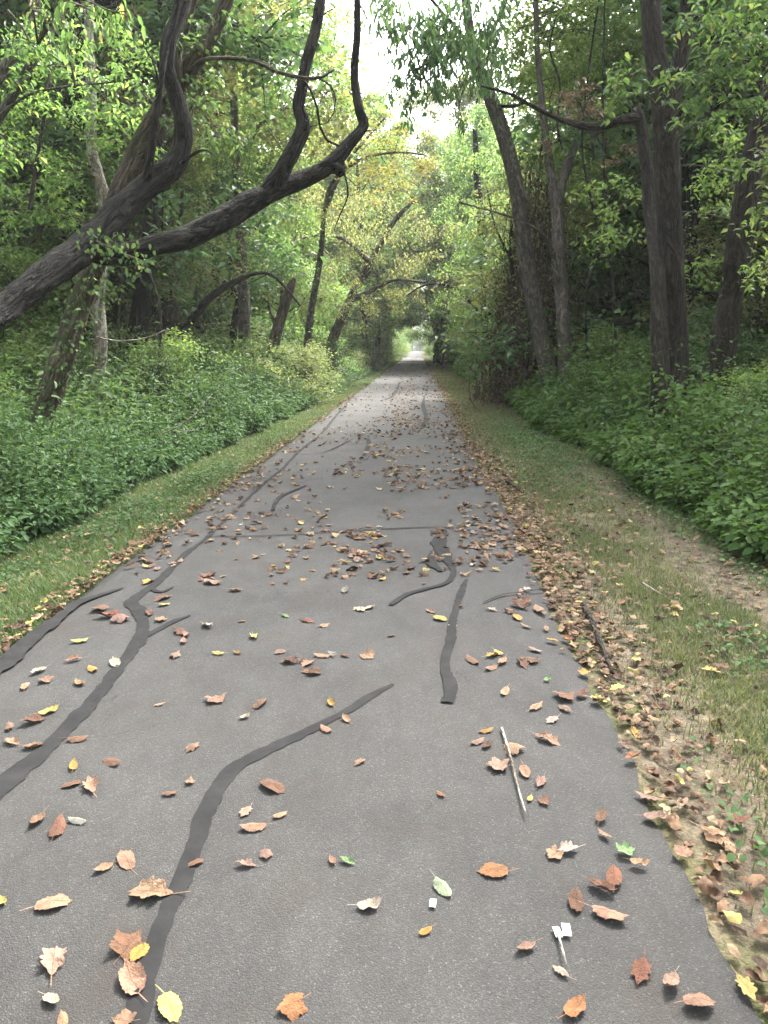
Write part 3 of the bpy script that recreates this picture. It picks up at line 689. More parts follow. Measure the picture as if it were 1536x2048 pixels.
hero('tree', 'dark bulky trunk standing in shade behind the pale mottled trunk', 'tree', [
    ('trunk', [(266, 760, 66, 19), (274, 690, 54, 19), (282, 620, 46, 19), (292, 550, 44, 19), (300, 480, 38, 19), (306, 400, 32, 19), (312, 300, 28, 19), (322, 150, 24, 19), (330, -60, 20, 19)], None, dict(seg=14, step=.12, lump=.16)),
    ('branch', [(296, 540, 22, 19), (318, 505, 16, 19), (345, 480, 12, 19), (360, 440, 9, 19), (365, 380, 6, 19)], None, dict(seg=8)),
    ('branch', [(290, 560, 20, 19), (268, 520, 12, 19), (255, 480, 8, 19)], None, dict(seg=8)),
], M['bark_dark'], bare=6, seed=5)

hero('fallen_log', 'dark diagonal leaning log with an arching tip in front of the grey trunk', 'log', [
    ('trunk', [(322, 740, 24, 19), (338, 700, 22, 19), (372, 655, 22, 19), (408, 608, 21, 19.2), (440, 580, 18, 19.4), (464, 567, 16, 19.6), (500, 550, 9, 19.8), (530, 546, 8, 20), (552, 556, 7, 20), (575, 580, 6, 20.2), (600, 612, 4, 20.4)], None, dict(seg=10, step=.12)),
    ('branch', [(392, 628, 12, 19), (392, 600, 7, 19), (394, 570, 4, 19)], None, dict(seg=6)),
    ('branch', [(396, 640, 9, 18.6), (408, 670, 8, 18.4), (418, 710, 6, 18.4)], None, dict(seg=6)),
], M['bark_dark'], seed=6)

hero('snag', 'brown twisted broken stump of a trunk right of the straight grey trunk', 'dead tree', [
    ('trunk', [(540, 770, 30, 21), (546, 718, 26, 21), (548, 685, 28, 21), (560, 640, 26, 21), (572, 600, 25, 21), (584, 568, 18, 21), (590, 556, 8, 21)], None, dict(seg=14, step=.08, lump=.28)),
    ('branch', [(556, 655, 12, 21), (542, 630, 8, 20.8), (536, 600, 5, 20.6)], None, dict(seg=6)),
], M['bark_moss'], bare=4, seed=7)

hero('tree', 'thin crooked dark trunk just left of the straight grey trunk', 'tree', [
    ('trunk', [(455, 760, 20, 22.5), (462, 700, 18, 22.5), (470, 640, 18, 22.5), (476, 600, 16, 22.5), (466, 575, 12, 22.5), (460, 545, 9, 22.5), (462, 500, 7, 22.5), (450, 440, 5, 22.5)], None, dict(seg=10, step=.12, lump=.2)),
], M['bark'], seed=8)

hero('tree', 'pair of light grey leaning stems crossing the upper left corner', 'tree', [
    ('trunk', [(-330, 900, 44, 9.5), (-220, 640, 36, 9.6), (-120, 440, 30, 9.7), (-45, 310, 26, 9.8), (5, 225, 22, 9.8), (50, 150, 22, 9.8), (92, 75, 20, 9.9), (135, -10, 18, 10), (160, -70, 16, 10)], None, dict(seg=12)),
    ('trunk', [(-230, 660, 34, 9.6), (-130, 400, 28, 9.9), (-50, 240, 26, 10), (12, 130, 25, 10.1), (48, 75, 23, 10.2), (72, 10, 20, 10.3), (88, -60, 18, 10.4)], None, dict(seg=12)),
    ('branch', [(5, 225, 10, 9.8), (40, 200, 8, 9.6), (70, 185, 6, 9.5), (140, 172, 5, 9.2), (210, 166, 4, 9), (270, 156, 3, 8.8)], None, dict(seg=6)),
    ('dead_twig', [(15, 20, 6, 8), (45, 55, 5, 8), (60, 85, 4, 8), (76, 88, 2, 8)], None, dict(seg=5)),
], M['bark_grey'], [
    (40, 60, 9.5, .5, 200, .085), (120, 120, 9.6, .45, 170, .085), (25, 300, 9.7, .5, 200, .085), (210, 200, 9.3, .4, 140, .085), (120, 20, 9, .4, 140, .085), (60, 190, 9.6, .4, 140, .085), (255, 160, 9.0, .28, 90, .085),
    (60, 15, 6.5, .28, 36, .10, dict(droop=1.6, aspect=.38)), (160, 10, 6.5, .26, 32, .10, dict(droop=1.6, aspect=.38)), (230, 25, 6.6, .22, 26, .10, dict(droop=1.6, aspect=.38)), (160, 75, 6.6, .12, 12, .10, dict(droop=1.8, aspect=.38))], M['leaf_mid'], seed=9)

for i, (pts, Y, lab) in enumerate([
    ([(60, 420, 12), (72, 330, 10), (84, 260, 9), (96, 190, 7), (100, 120, 5)], 11, 'thin upright sapling stem under the two light leaning stems'),
    ([(318, 800, 12), (320, 680, 11), (316, 600, 8), (290, 530, 6), (255, 500, 4)], 15, 'thin bent dark sapling in front of the dark bulky trunk'),
    ([(245, 780, 8), (238, 640, 7), (246, 540, 6), (250, 440, 4)], 16, 'hair-thin sapling between the pale trunk and the bulky trunk')]):
    hero('sapling', lab, 'sapling', [('trunk', pts, Y, dict(seg=6))], M['bark'], seed=20 + i)

# right side
DR = dict(droop=1.7, aspect=.36, flat=.9, tilt=.9)
hero('tree', 'leaning grey trunk on the right whose top hangs dark leaves into the gap of sky', 'tree', [
    ('trunk', [(1106, 800, 50, 19), (1090, 720, 44, 19), (1074, 640, 41, 19), (1056, 540, 40, 18.8), (1045, 460, 38, 18.6), (1032, 370, 38, 18.4), (1010, 280, 37, 18.2), (988, 215, 37, 18), (968, 165, 32, 17.8), (950, 115, 27, 17.6), (938, 50, 24, 17.4), (925, -60, 22, 17.2)], None, dict(seg=18, step=.1, lump=.09)),
    ('branch', [(960, 150, 14, 17.7), (930, 80, 10, 16), (880, 20, 8, 14), (840, -30, 7, 13)], None, dict(seg=8)),
    ('branch', [(950, 115, 12, 17.6), (985, 60, 9, 16), (1010, 10, 7, 14.5), (1015, -50, 6, 13.5)], None, dict(seg=8)),
    ('branch', [(880, 20, 7, 14), (865, 60, 5, 13), (858, 100, 4, 12.6), (860, 125, 3, 12.5)], None, dict(seg=6)),
    ('branch', [(986, 205, 14, 18), (1004, 212, 9, 17.8), (1032, 212, 8, 17.4), (1040, 205, 6, 17.2)], None, dict(seg=6)),
    ('branch', [(1012, 290, 9, 18.2), (1030, 330, 8, 18), (1042, 370, 7, 17.8), (1068, 420, 6, 17.6)], None, dict(seg=6)),
], M['bark_grey'], [
    (795, 25, 12.5, .50, 120, .14, DR), (850, 40, 12.5, .50, 150, .14, DR), (905, 35, 12.8, .50, 160, .14, DR), (955, 45, 13, .50, 170, .14, DR), (1005, 30, 13, .40, 110, .14, DR), (800, 110, 12.5, .36, 70, .14, DR), (850, 120, 12.6, .42, 110, .14, DR),
    (900, 105, 13, .42, 120, .14, DR), (945, 120, 13.5, .42, 120, .14, DR), (880, 70, 12.8, .5, 170, .14, DR), (930, 90, 13.5, .5, 150, .14, DR), (820, 60, 12.6, .45, 120, .14, DR), (760, 20, 13, .4, 60, .14, DR), (880, 150, 13, .35, 80, .14, DR), (980, 100, 14, .45, 130, .14, DR), (800, 175, 12.6, .30, 60, .14, DR), (860, 190, 12.8, .26, 40, .14, DR), (812, 215, 12.6, .18, 24, .14, DR), (985, 150, 15, .38, 80, .14, DR), (925, 245, 14, .16, 22, .14, DR), (920, 175, 13.4, .26, 34, .14, DR), (770, 60, 12.5, .2, 22, .14, DR)], M['leaf_dark'], bare=5, seed=30)

hero('tree', 'slender forked trunk with a thin arched side branch, right of the leaning grey trunk', 'tree', [
    ('trunk', [(1134, 810, 40, 18), (1130, 720, 34, 18), (1125, 620, 33, 18), (1120, 550, 33, 18), (1117, 490, 33, 18), (1113, 430, 29, 18), (1107, 380, 23, 18), (1097, 320, 20, 18), (1085, 220, 17, 18), (1075, 100, 14, 18), (1070, -50, 12, 18)], None, dict(seg=16, step=.1, lump=.14)),
    ('branch', [(1114, 410, 26, 18), (1124, 365, 24, 18), (1138, 325, 24, 18), (1148, 295, 20, 18), (1150, 272, 8, 18)], None, dict(seg=12, lump=.2)),
    ('branch', [(1116, 575, 20, 18), (1112, 545, 16, 17.8), (1104, 505, 12, 17.6), (1088, 472, 9, 17.2), (1050, 446, 7, 16.8), (993, 425, 5, 16.4), (918, 405, 3, 16)], None, dict(seg=7)),
    ('branch', [(1118, 500, 9, 18), (1128, 440, 7, 18.2), (1150, 400, 5, 18.4)], None, dict(seg=6)),
], M['bark_grey'], [
    (1100, 180, 18.5, 1.0, 800, .10), (1010, 90, 19, .8, 450, .10), (1040, 150, 19.5, .8, 500, .10), (1100, 90, 20, 1.0, 700, .10), (1170, 10, 19, 1.0, 600, .10), (1260, 100, 19, .8, 500, .10), (1080, 10, 20, 1.0, 600, .10), (1230, -20, 18, .9, 500, .10), (1160, 120, 18.5, 1.0, 800, .10), (1060, 110, 18.5, 1.0, 800, .10), (1130, 40, 18.5, 1.1, 900, .10), (1200, 60, 18.2, .9, 800, .10), (1240, 90, 19, .9, 700, .10), (1090, 300, 19.5, .8, 500, .10), (1160, 290, 19.5, .8, 500, .10), (1230, 240, 19.5, .9, 600, .10), (1040, 200, 19, .8, 500, .10), (1220, 340, 19.5, .8, 450, .10), (1150, 200, 20, 1.0, 700, .10), (1060, 250, 18.6, .7, 240, .10), (1230, 150, 18, .8, 320, .11), (1170, 370, 18.6, .6, 160, .10),
    (1040, 20, 18.5, .9, 360, .11), (1250, 20, 18, .8, 300, .11)], M['leaf_bright'], bare=5, seed=31)

hero('tree', 'thickest ridged trunk on the right, forking near the top of the picture', 'tree', [
    ('trunk', [(1354, 860, 72, 11), (1353, 760, 60, 11), (1352, 690, 57, 11), (1348, 600, 57, 11), (1342, 500, 59, 11), (1337, 400, 59, 11), (1332, 300, 60, 11), (1326, 200, 58, 11), (1313, 120, 52, 11), (1304, 50, 50, 11), (1298, -60, 48, 11)], None, dict(seg=26, step=.06, lump=.10)),
    ('branch', [(1332, 250, 40, 11), (1345, 190, 44, 11), (1358, 130, 38, 11), (1370, 60, 36, 11), (1380, -60, 34, 11)], None, dict(seg=16, step=.08)),
], M['bark'], [
    (1340, 165, 9.2, .24, 60, .10), (1390, 250, 10, .3, 60, .10), (1500, 120, 9.5, .55, 220, .10), (1440, 90, 9.8, .5, 170, .10), (1450, 190, 9.8, .5, 180, .10), (1410, 30, 9.8, .4, 120, .10), (1500, 20, 9.6, .45, 150, .10), (1400, 150, 9.6, .3, 80, .10),
    (1510, 215, 9.5, .4, 120, .10), (1260, 150, 10, .35, 90, .10), (1240, 200, 10, .3, 60, .10)], M['leaf_mid'], bare=5, seed=32)

hero('snag', 'broken-topped trunk close behind the thickest right trunk with a long bare branch reaching left', 'dead tree', [
    ('trunk', [(1322, 860, 58, 10.5), (1322, 780, 50, 10.5), (1320, 710, 44, 10.5), (1318, 640, 42, 10.6), (1316, 560, 40, 10.8), (1310, 500, 36, 11.2), (1302, 430, 34, 11.6), (1294, 340, 30, 11.8), (1284, 265, 27, 11.9), (1275, 222, 24, 11.9), (1271, 212, 16, 11.9)], None, dict(seg=16, step=.08, lump=.16)),
    ('branch', [(1278, 235, 24, 11.9), (1255, 238, 24, 11.9), (1225, 246, 22, 11.9), (1200, 252, 22, 11.9), (1178, 254, 20, 11.9), (1150, 248, 15, 11.9), (1118, 238, 13, 11.9), (1085, 222, 11, 11.9), (1055, 207, 9, 11.9), (1020, 188, 7, 11.9), (985, 178, 6, 11.9), (962, 172, 4, 11.9)], None, dict(seg=12, lump=.18)),
    ('branch', [(1050, 205, 7, 11.9), (1035, 210, 6, 11.9), (1002, 212, 5, 11.9)], None, dict(seg=6)),
    ('branch', [(1262, 222, 7, 11.9), (1245, 200, 5, 11.8), (1220, 182, 4, 11.7), (1190, 178, 2, 11.6)], None, dict(seg=6)),
    ('branch', [(1205, 260, 10, 11.9), (1184, 275, 9, 11.8), (1186, 300, 8, 11.8), (1188, 312, 4, 11.8)], None, dict(seg=6)),
    ('dead_leaf_cluster', [(1185, 240, 4, 11.9), (1165, 215, 3, 11.9), (1150, 195, 2, 11.9)], None, dict(seg=5)),
], M['bark'], [
    (1170, 205, 12, .28, 60, .075), (1135, 225, 12, .25, 50, .075), (1200, 215, 12, .25, 50, .075), (1120, 190, 12.2, .25, 40, .075), (1165, 180, 12, .25, 40, .075), (1255, 290, 12, .22, 30, .075), (1230, 320, 12, .2, 24, .075), (1100, 290, 12.4, .2, 24, .07)], M['leaf_pink'], bare=7, seed=33)

hero('tree', 'dark trunk leaning out to the right edge of the picture', 'tree', [
    ('trunk', [(1415, 850, 82, 11.5), (1432, 760, 70, 11.5), (1446, 700, 64, 11.5), (1458, 620, 60, 11.5), (1468, 550, 60, 11.5), (1480, 470, 60, 11.5), (1492, 390, 57, 11.5), (1505, 320, 53, 11.5), (1524, 240, 51, 11.5), (1552, 140, 50, 11.5), (1600, -60, 48, 11.5)], None, dict(seg=24, step=.06, lump=.12)),
    ('branch', [(1480, 500, 14, 11.5), (1500, 540, 10, 11.3), (1530, 560, 8, 11.2), (1570, 600, 6, 11)], None, dict(seg=8)),
], M['bark'], [
    (1515, 330, 9.6, .35, 80, .10), (1525, 430, 9.6, .35, 90, .10), (1440, 320, 12.6, .7, 260, .10), (1420, 420, 12.8, .7, 260, .10), (1530, 520, 10, .35, 100, .10), (1240, 470, 13, .7, 240, .10), (1220, 390, 13.4, .7, 220, .10), (1410, 540, 12.8, .6, 200, .10)], M['leaf_bright'], bare=6, seed=34)

# climbing vine leaves on the leaning brown trunk, hanging tuft at the crossing of the trunks
def vine(name, label, pts, mat, n, L, rr, droop=.8, seed=0, cat='vine'):
    rg = np.random.default_rng(seed); P = np.array([at(*p) for p in pts]); Q, _ = spline(P, np.full(len(P), .008), .08)
    wv = np.stack([fbm(np.arange(len(Q)) * .21, 3 + seed, 1), fbm(np.arange(len(Q)) * .21, 9 + seed, 2), 0 * Q[:, 0]], -1) - np.array([.5, .5, 0])
    Q = Q + wv * .25
    base = Q[0].copy(); t = thing(name, label, cat, tuple(float(v) for v in base))
    g = Geo(); tube(g, Q - base, np.full(len(Q), .009), 5, 0, seed); obj('stem', g.mesh('vine_stem', [M['twig']], True), t)
    gl = Geo(); idx = rg.integers(0, len(Q), n); p = Q[idx] - base + rg.normal(0, rr, (n, 3))
    D, N = rand_dirs(rg, n, droop, .9); N[:, 1] -= .7; ll = L * rg.uniform(.6, 1.2, n)
    leaves(gl, p, D, unit(N), ll, ll * .75, 'ovate', rg.random(n)); obj('foliage', gl.mesh('vine_leaves', [mat]), t)
vine('climbing_vine', 'leafy vine climbing the lower part of the brown leaning trunk', [(60, 880, 8.9), (105, 770, 8.85), (140, 670, 8.75), (175, 560, 8.65), (200, 480, 8.55)], M['leaf_shrub'], 240, .075, .10, seed=3)
vine('climbing_vine', 'tangle of pale withered leaves hanging where the two left trunks cross', [(190, 480, 7.0), (215, 495, 6.95), (240, 510, 6.95), (262, 520, 7.0)], M['leaf_under'], 120, .055, .08, 1.2, 4)
vine('climbing_vine', 'leafy vine twisting up the pale mottled trunk', [(196, 640, 12.7), (206, 560, 12.7), (214, 500, 12.7), (206, 420, 12.7)], M['leaf_shrub'], 150, .08, .13, seed=5)

# dead brown vine tangle draped right of the path
def tangle():
    rg = np.random.default_rng(5); t = thing('vine_tangle', 'dark mass of dead brown hanging vines beside the leaning grey trunk', 'vine', (3.1, 21.5, float(gz(3.1, 21.5))))
    gs, gl = Geo(), Geo()
    for i in range(190):
        x = rg.normal(0, .6); y = rg.normal(0, .7); h = max(.8, (6.8 - 1.6 * abs(x) - 2.2 * max(-x, 0)) * rg.uniform(.5, 1.1))
        n = 7; tt = np.linspace(0, 1, n)
        P = np.stack([x + (1 - tt) * rg.normal(0, .35) + np.cumsum(rg.normal(0, .08, n)), y + (1 - tt) * rg.normal(0, .35) + np.cumsum(rg.normal(0, .08, n)), h * tt], -1)
        tube(gs, P, np.full(n, rg.uniform(.006, .02)), 4, 0, i, False)
        m = int(60 * h / 3); s = rg.random(m) * (n - 1.001); a = s.astype(int); p = P[a] + (P[a + 1] - P[a]) * (s - a)[:, None] + rg.normal(0, .10, (m, 3))
        D, N = rand_dirs(rg, m, 1.8, 1); N[:, 1] -= .5; leaves(gl, p, D, unit(N), .10 * rg.uniform(.6, 1.2, m), .055, 'kite', rg.random(m) ** 1.4)
    obj('vine_stems', gs.mesh('vine_stems', [M['twig']]), t); obj('dead_leaves', gl.mesh('dead_leaves', [M['leaf_dead']]), t)
    t.location.z -= .1
tangle()
hero('sapling', 'sapling with sparse olive leaves growing up through the dead vine tangle', 'sapling', [('trunk', [(1030, 800, 12), (1035, 640, 10), (1020, 500, 8), (1030, 400, 6), (1040, 300, 4)], 21, dict(seg=6)),
    ('branch', [(1022, 520, 7), (990, 450, 5), (975, 380, 3)], 21, dict(seg=5))], M['bark'],
    [(px, py, 20.6, r, n_, .085, dict(droop=1.2)) for px, py, r, n_ in [(975, 470, .6, 220), (1010, 430, .6, 220), (1060, 470, .6, 200), (985, 540, .6, 200), (1000, 380, .6, 200), (1070, 400, .6, 180), (960, 590, .5, 150), (1150, 470, .6, 150), (1170, 420, .6, 150), (1060, 330, .6, 180), (985, 620, .4, 90)]], M['leaf_olive'], seed=45)

# thin hanging lianas and bare stems in the right woods
for i, (pts, Y, lab) in enumerate([
    ([(1050, 800, 8), (1062, 560, 7), (1040, 400, 7), (1018, 290, 6), (1012, 235, 5)], 20, 'dark liana rising from the vine tangle to the leaning grey trunk'),
    ([(1180, 800, 7), (1172, 600, 6), (1195, 480, 6), (1165, 300, 5), (1180, 120, 5), (1205, -40, 4)], 17, 'winding liana between the forked trunk and the thickest right trunk'),
    ([(1235, 820, 7), (1228, 600, 6), (1212, 430, 6), (1206, 240, 5), (1208, 60, 5), (1212, -40, 4)], 16, 'straight hanging liana left of the broken-topped trunk'),
    ([(1430, 520, 7), (1405, 500, 8), (1390, 560, 8), (1385, 600, 7)], 14, 'hooked dark dead branch between the two big right trunks'),
    ([(1255, 600, 9), (1270, 590, 8), (1300, 598, 8), (1340, 570, 6)], 14, 'short dark crooked branch behind the broken-topped trunk'),
    ([(1110, 40, 4), (1100, 100, 4), (1120, 170, 5), (1115, 250, 5), (1125, 300, 4)], 17, 'bare thin liana above the forked trunk')]):
    hero('liana', lab, 'liana', [('stem', pts, Y, dict(seg=6))], M['bark_dark'], seed=50 + i)

for lab, pts, Y in [('pale bare stem arching over the left undergrowth beside the verge', [(326, 868, 3), (350, 856, 4), (372, 844, 4), (400, 820, 4), (422, 793, 3)], 9.5),
                    ('pale bare twig sagging between the leaning brown trunk and the bulky dark trunk', [(192, 674, 4), (225, 681, 4), (262, 681, 4), (300, 674, 4), (330, 660, 3)], 9.0),
                    ('second pale bare stem lying low across the left undergrowth', [(345, 868, 3), (370, 863, 3), (392, 860, 2)], 9.6)]:
    hero('bare_stem', lab, 'stem', [('stem', pts, Y, dict(seg=6))], M['bark_pale'], seed=70)

# leaning olive tree over the path, yellow tree, arched branch
OL = dict(tm='kite', droop=.8, aspect=.45)
hero('leaning_tree', 'olive-leaved tree leaning over the path from the left at the mouth of the leaf tunnel', 'tree', [
    ('trunk', [(640, 790, 30, 34), (662, 690, 26, 34), (690, 622, 22, 34), (716, 566, 18, 34), (752, 505, 14, 34), (790, 440, 12, 34), (830, 400, 8, 34)], None, dict(seg=12, step=.2)),
    ('branch', [(700, 600, 18, 34), (725, 590, 14, 33.5), (745, 580, 9, 33), (790, 560, 7, 32), (850, 565, 5, 31)], None, dict(seg=8, step=.2)),
    ('branch', [(740, 525, 12, 34), (690, 480, 9, 33), (640, 470, 6, 32), (590, 480, 4, 31)], None, dict(seg=8, step=.2)),
], M['bark_grey'], [(px, py, 32 + dy, r, nn, .12, OL) for px, py, dy, r, nn in [
    (600, 400, -4, 1.2, 520), (540, 430, -4, 1.2, 520), (660, 300, -4, 1.2, 520), (600, 300, -4, 1.2, 520), (690, 430, -3, 1.2, 520), (560, 560, 0, 1.3, 600), (620, 520, 1, 1.4, 700), (680, 545, 0, 1.4, 700), (640, 600, 1, 1.3, 650), (720, 610, 0, 1.1, 500), (700, 460, 2, 1.5, 750), (760, 470, 1, 1.3, 600), (780, 540, 0, 1.2, 560), (820, 590, 1, .9, 300), (850, 520, 2, 1.1, 420), (830, 440, 3, 1.3, 560), (620, 440, 2, 1.4, 700),
    (740, 400, 3, 1.4, 640), (560, 480, 1, 1.2, 520), (770, 600, 1, .9, 320), (660, 380, 3, 1.4, 600), (880, 470, 4, 1.2, 400)]], M['leaf_olive'], seed=60)
hero('tree', 'tree with golden yellow leaves above the path, under the gap of sky', 'tree', [
    ('trunk', [(610, 760, 22, 31), (620, 640, 18, 31), (640, 520, 15, 30), (650, 420, 12, 29), (670, 360, 12, 28), (720, 320, 8, 27), (790, 305, 5, 26), (850, 310, 3, 26)], None, dict(seg=10, step=.2)),
    ('branch', [(650, 420, 12, 29), (690, 330, 8, 28), (740, 270, 6, 28), (770, 235, 4, 28)], None, dict(seg=7, step=.2)),
], M['bark_grey'], [(px, py, Y, r, nn, .12, dict(tm='kite', droop=.4, flat=.35)) for px, py, Y, r, nn in [
    (800, 270, 26, .8, 260), (835, 262, 26, .5, 150), (770, 300, 26, .8, 260), (810, 330, 26, .8, 260), (840, 335, 26, .6, 180), (760, 350, 27, .9, 280), (740, 265, 28, 1.0, 330), (760, 235, 28, .8, 220), (720, 330, 27, .9, 260), (790, 380, 27, .8, 220), (730, 390, 28, .9, 240)]], M['leaf_yellow'], seed=61)
hero('tree', 'tree right of the path with a thin branch arching over the tunnel mouth', 'tree', [
    ('trunk', [(1000, 800, 40, 33), (985, 690, 34, 33), (972, 600, 28, 33), (965, 480, 24, 33), (955, 360, 18, 33), (950, 260, 12, 33)], None, dict(seg=12, step=.2)),
    ('branch', [(972, 650, 12, 33), (945, 610, 10, 33), (915, 580, 8, 33), (880, 568, 6, 33), (845, 572, 4, 33), (815, 590, 3, 33)], None, dict(seg=8, step=.2)),
], M['bark_dark'], [(px, py, Y, r, nn, .12, OL) for px, py, Y, r, nn in [
    (920, 540, 32, 1.2, 560), (900, 600, 33, .9, 360), (960, 560, 32, 1.2, 560), (940, 480, 32, 1.3, 600), (980, 420, 32, 1.3, 560), (920, 400, 32, 1.3, 560), (960, 330, 32, 1.3, 560), (900, 320, 32, 1.2, 460), (940, 640, 33, 1.0, 400), (1000, 300, 31, 1.2, 460), (900, 260, 33, 1.0, 330), (960, 260, 33, 1.1, 360)]], M['leaf_mid'], seed=62)

# ---------------------------------------------------------------- undergrowth thickets (uncountable ground cover)
def thicket(label, x0, x1, side, y0, y1, mat, L, aspect, dens, seed, hmax, edge):
    rg = np.random.default_rng(seed); gs, gl = Geo(), Geo()
    Ys = []
    for a, b, dk in [(y0, 9, 1.0), (9, 15, .55), (15, 24, .26), (24, 40, .11), (40, y1, .04)]:
        if b <= a: continue
        n = int(dens * dk * (b - a) * abs(x1 - x0)); y = a + (b - a) * rg.random(n); x = x0 + (x1 - x0) * rg.random(n) ** 1.25
        sc = min(2.4, dk ** -.38)
        e = edge(y); dd = (e - x) if side < 0 else (x - e)
        k = dd > 0; x, y, dd = x[k], y[k], dd[k]; n = len(x)
        mound = .25 + 1.5 * fbm(x * .8, y * .8, seed, 3)
        H = hmax * (1 + .4 * sstep(8, 15, y)) * (.30 + .70 * sstep(0, 1.0, dd)) * mound * rg.uniform(.6, 1.08, n)
        an = rg.random(n) * 6.28; lean = rg.uniform(.1, .55, n) * H
        base = np.stack([x, y, gz(x, y)], -1)
        tip = base + np.stack([np.cos(an) * lean - side * .12 * (dd < .5), np.sin(an) * lean, H], -1)
        midp = (base + tip) / 2 + np.stack([-np.cos(an), -np.sin(an), 0 * an], -1) * lean[:, None] * .25
        m = 15
        for q in range(m):
            t = (.18 + .82 * (q + rg.random(n)) / m)[:, None]
            P = base * (1 - t) ** 2 + 2 * midp * t * (1 - t) + tip * t * t
            a2 = an + q * 2.4 + rg.normal(0, .4, n)
            D = unit(np.stack([np.cos(a2), np.sin(a2), rg.normal(-.15, .35, n)], -1)); N = unit(np.stack([rg.normal(0, .4, n), rg.normal(0, .4, n), np.ones(n)], -1))
            ll = L * sc * rg.uniform(.55, 1.35, n) * (1.15 - .45 * t[:, 0]) * (.75 + .7 * fbm(x * 2.1, y * 2.1, seed + 9, 2))
            P = P + D * (.03 + .05 * rg.random((n, 1))) * sc
            leaves(gl, P, D, N, ll, ll * aspect, 'ovate' if dk > .5 else 'kite', np.clip(.15 + .55 * rg.random(n) + .3 * fbm(x * 1.3, y * 1.3, seed + 5) - .1, 0, 1))
        if dk > .2:
            k = rg.random(n) < .5; b_, t_, m_ = base[k], tip[k], midp[k]; mm = len(b_)
            w = .004 * sc; off = np.array([w, 0, 0])
            mp = b_ * .25 + m_ * .5 + t_ * .25
            V = np.stack([b_ - off, b_ + off, mp + off * .8, mp - off * .8, t_], 1).reshape(-1, 3); i = np.arange(mm) * 5
            gs.add(V, [np.stack([i, i + 1, i + 2, i + 3], -1), np.stack([i + 3, i + 2, i + 4], -1)], bk=V)
    o = obj('undergrowth', gl.mesh('undergrowth', [mat])); tag(o, label, None, None, 'stuff')
    obj('stems', gs.mesh('undergrowth_stems', [M['twig']]), o)
ledge = lambda y: -3.2 + .25 * sstep(8, 14, y) - .35 * (fbm(y * .7, 1.5, 31, 3) - .35) * 2
redge = lambda y: 2.55 + .35 * (fbm(y * .7, 7.5, 32, 3) - .35) * 2
thicket('dense dark green undergrowth bordering the left verge', -2.85, -10.5, -1, 4.2, 75, M['leaf_shrub'], .07, .52, 190, 41, 1.0, ledge)
thicket('taller loose light green plants standing up out of the left undergrowth', -3.3, -10.5, -1, 5, 60, M['leaf_under'], .095, .42, 55, 43, 1.45, lambda y: ledge(y) - .45)
thicket('dense broad-leaved green undergrowth bordering the right verge', 2.35, 9.5, 1, 3.8, 75, M['leaf_broad'], .088, .72, 170, 42, 1.1, redge)
thicket('taller fine-leaved plants standing up out of the right undergrowth', 2.8, 9.5, 1, 4.2, 60, M['leaf_under'], .075, .5, 50, 44, 1.45, lambda y: redge(y) + .35)
thicket('scattered large-leaved weeds among the left undergrowth', -3.1, -9, -1, 4.5, 24, M['leaf_under'], .11, .7, 7, 46, 1.1, lambda y: ledge(y) - .15)
thicket('scattered large-leaved weeds among the right undergrowth', 2.5, 8, 1, 4.0, 24, M['leaf_under'], .11, .75, 9, 47, 1.15, lambda y: redge(y) + .1)
placed = []
for side, spots in ((-1, 44), (1, 28)):
    n = 0
    while n < spots:
        y = 9 + 17 * rng.random(); x = side * (4.1 + 6 * rng.random() + (.9 if y < 13 else 0)) - .65
        if side > 0 and x < 4.6: continue
        if not free(x, y, 1.1): continue
        k = int(rng.choice([0, 0, 1])); sd = 'left' if side < 0 else 'right'; n += 1
        plant('shrub', SHR[k], x, y, rng.uniform(.65, .95) * (1 + .35 * (y > 13)), f'{KS[k]} bush standing among the big trunks in the {sd} undergrowth', 'shrub', f'{KS[k]} bushes in the {sd} undergrowth')

# ---------------------------------------------------------------- grass of the verges
def grass(label, side, seed, dens, hgt, mat, cover):
    rg = np.random.default_rng(seed); g = Geo()
    for a, b, dk in [(1.0, 6, 1.0), (6, 10, .7), (10, 18, .33), (18, 40, .10), (40, 110, .02)]:
        w = 1.9; n = int(dens * dk * (b - a) * w); y = a + (b - a) * rg.random(n); u = rg.random(n)
        if side < 0: x = edge_l(y) + .03 - u * w
        else: x = edge_r(y) - .02 + u * (w + .4)
        k = cover(x, y, rg.random(n)); x, y, u = x[k], y[k], u[k]; n = len(x)
        if n == 0: continue
        sc = dk ** -.4; h = hgt * rg.uniform(.4, 1.3, n) * (.7 + .6 * fbm(x * 2, y * 2, 3)) * (1 + .15 * sc)
        an = rg.random(n) * 6.28; le = h * rg.uniform(.2, 1.0, n)
        b0 = np.stack([x, y, gz(x, y) - .005], -1); d = np.stack([np.cos(an), np.sin(an), 0 * an], -1); s = np.stack([-np.sin(an), np.cos(an), 0 * an], -1) * (.0028 * sc)
        m = b0 + d * le[:, None] * .35 + np.array([0, 0, 1]) * h[:, None] * .6; t = b0 + d * le[:, None] + np.array([0, 0, 1]) * h[:, None] * .95
        V = np.stack([b0 - s, b0 + s, m + s * .8, m - s * .8, t], 1).reshape(-1, 3); i = np.arange(n) * 5
        tint = np.clip(.5 * rg.random(n) + .5 * fbm(x * 1.5 + 9, y * 1.5, 12), 0, 1)
        g.add(V, [np.stack([i, i + 1, i + 2, i + 3], -1), np.stack([i + 3, i + 2, i + 4], -1)], tint=np.repeat(tint, 5))
    o = obj('grass', g.mesh('grass', [mat])); tag(o, label, None, None, 'stuff')
M['grass_l'] = leaf_mat('grass_lush', [(0, (.030, .058, .016)), (.4, (.055, .092, .025)), (.7, (.085, .115, .036)), (1, (.24, .19, .09))], .25)
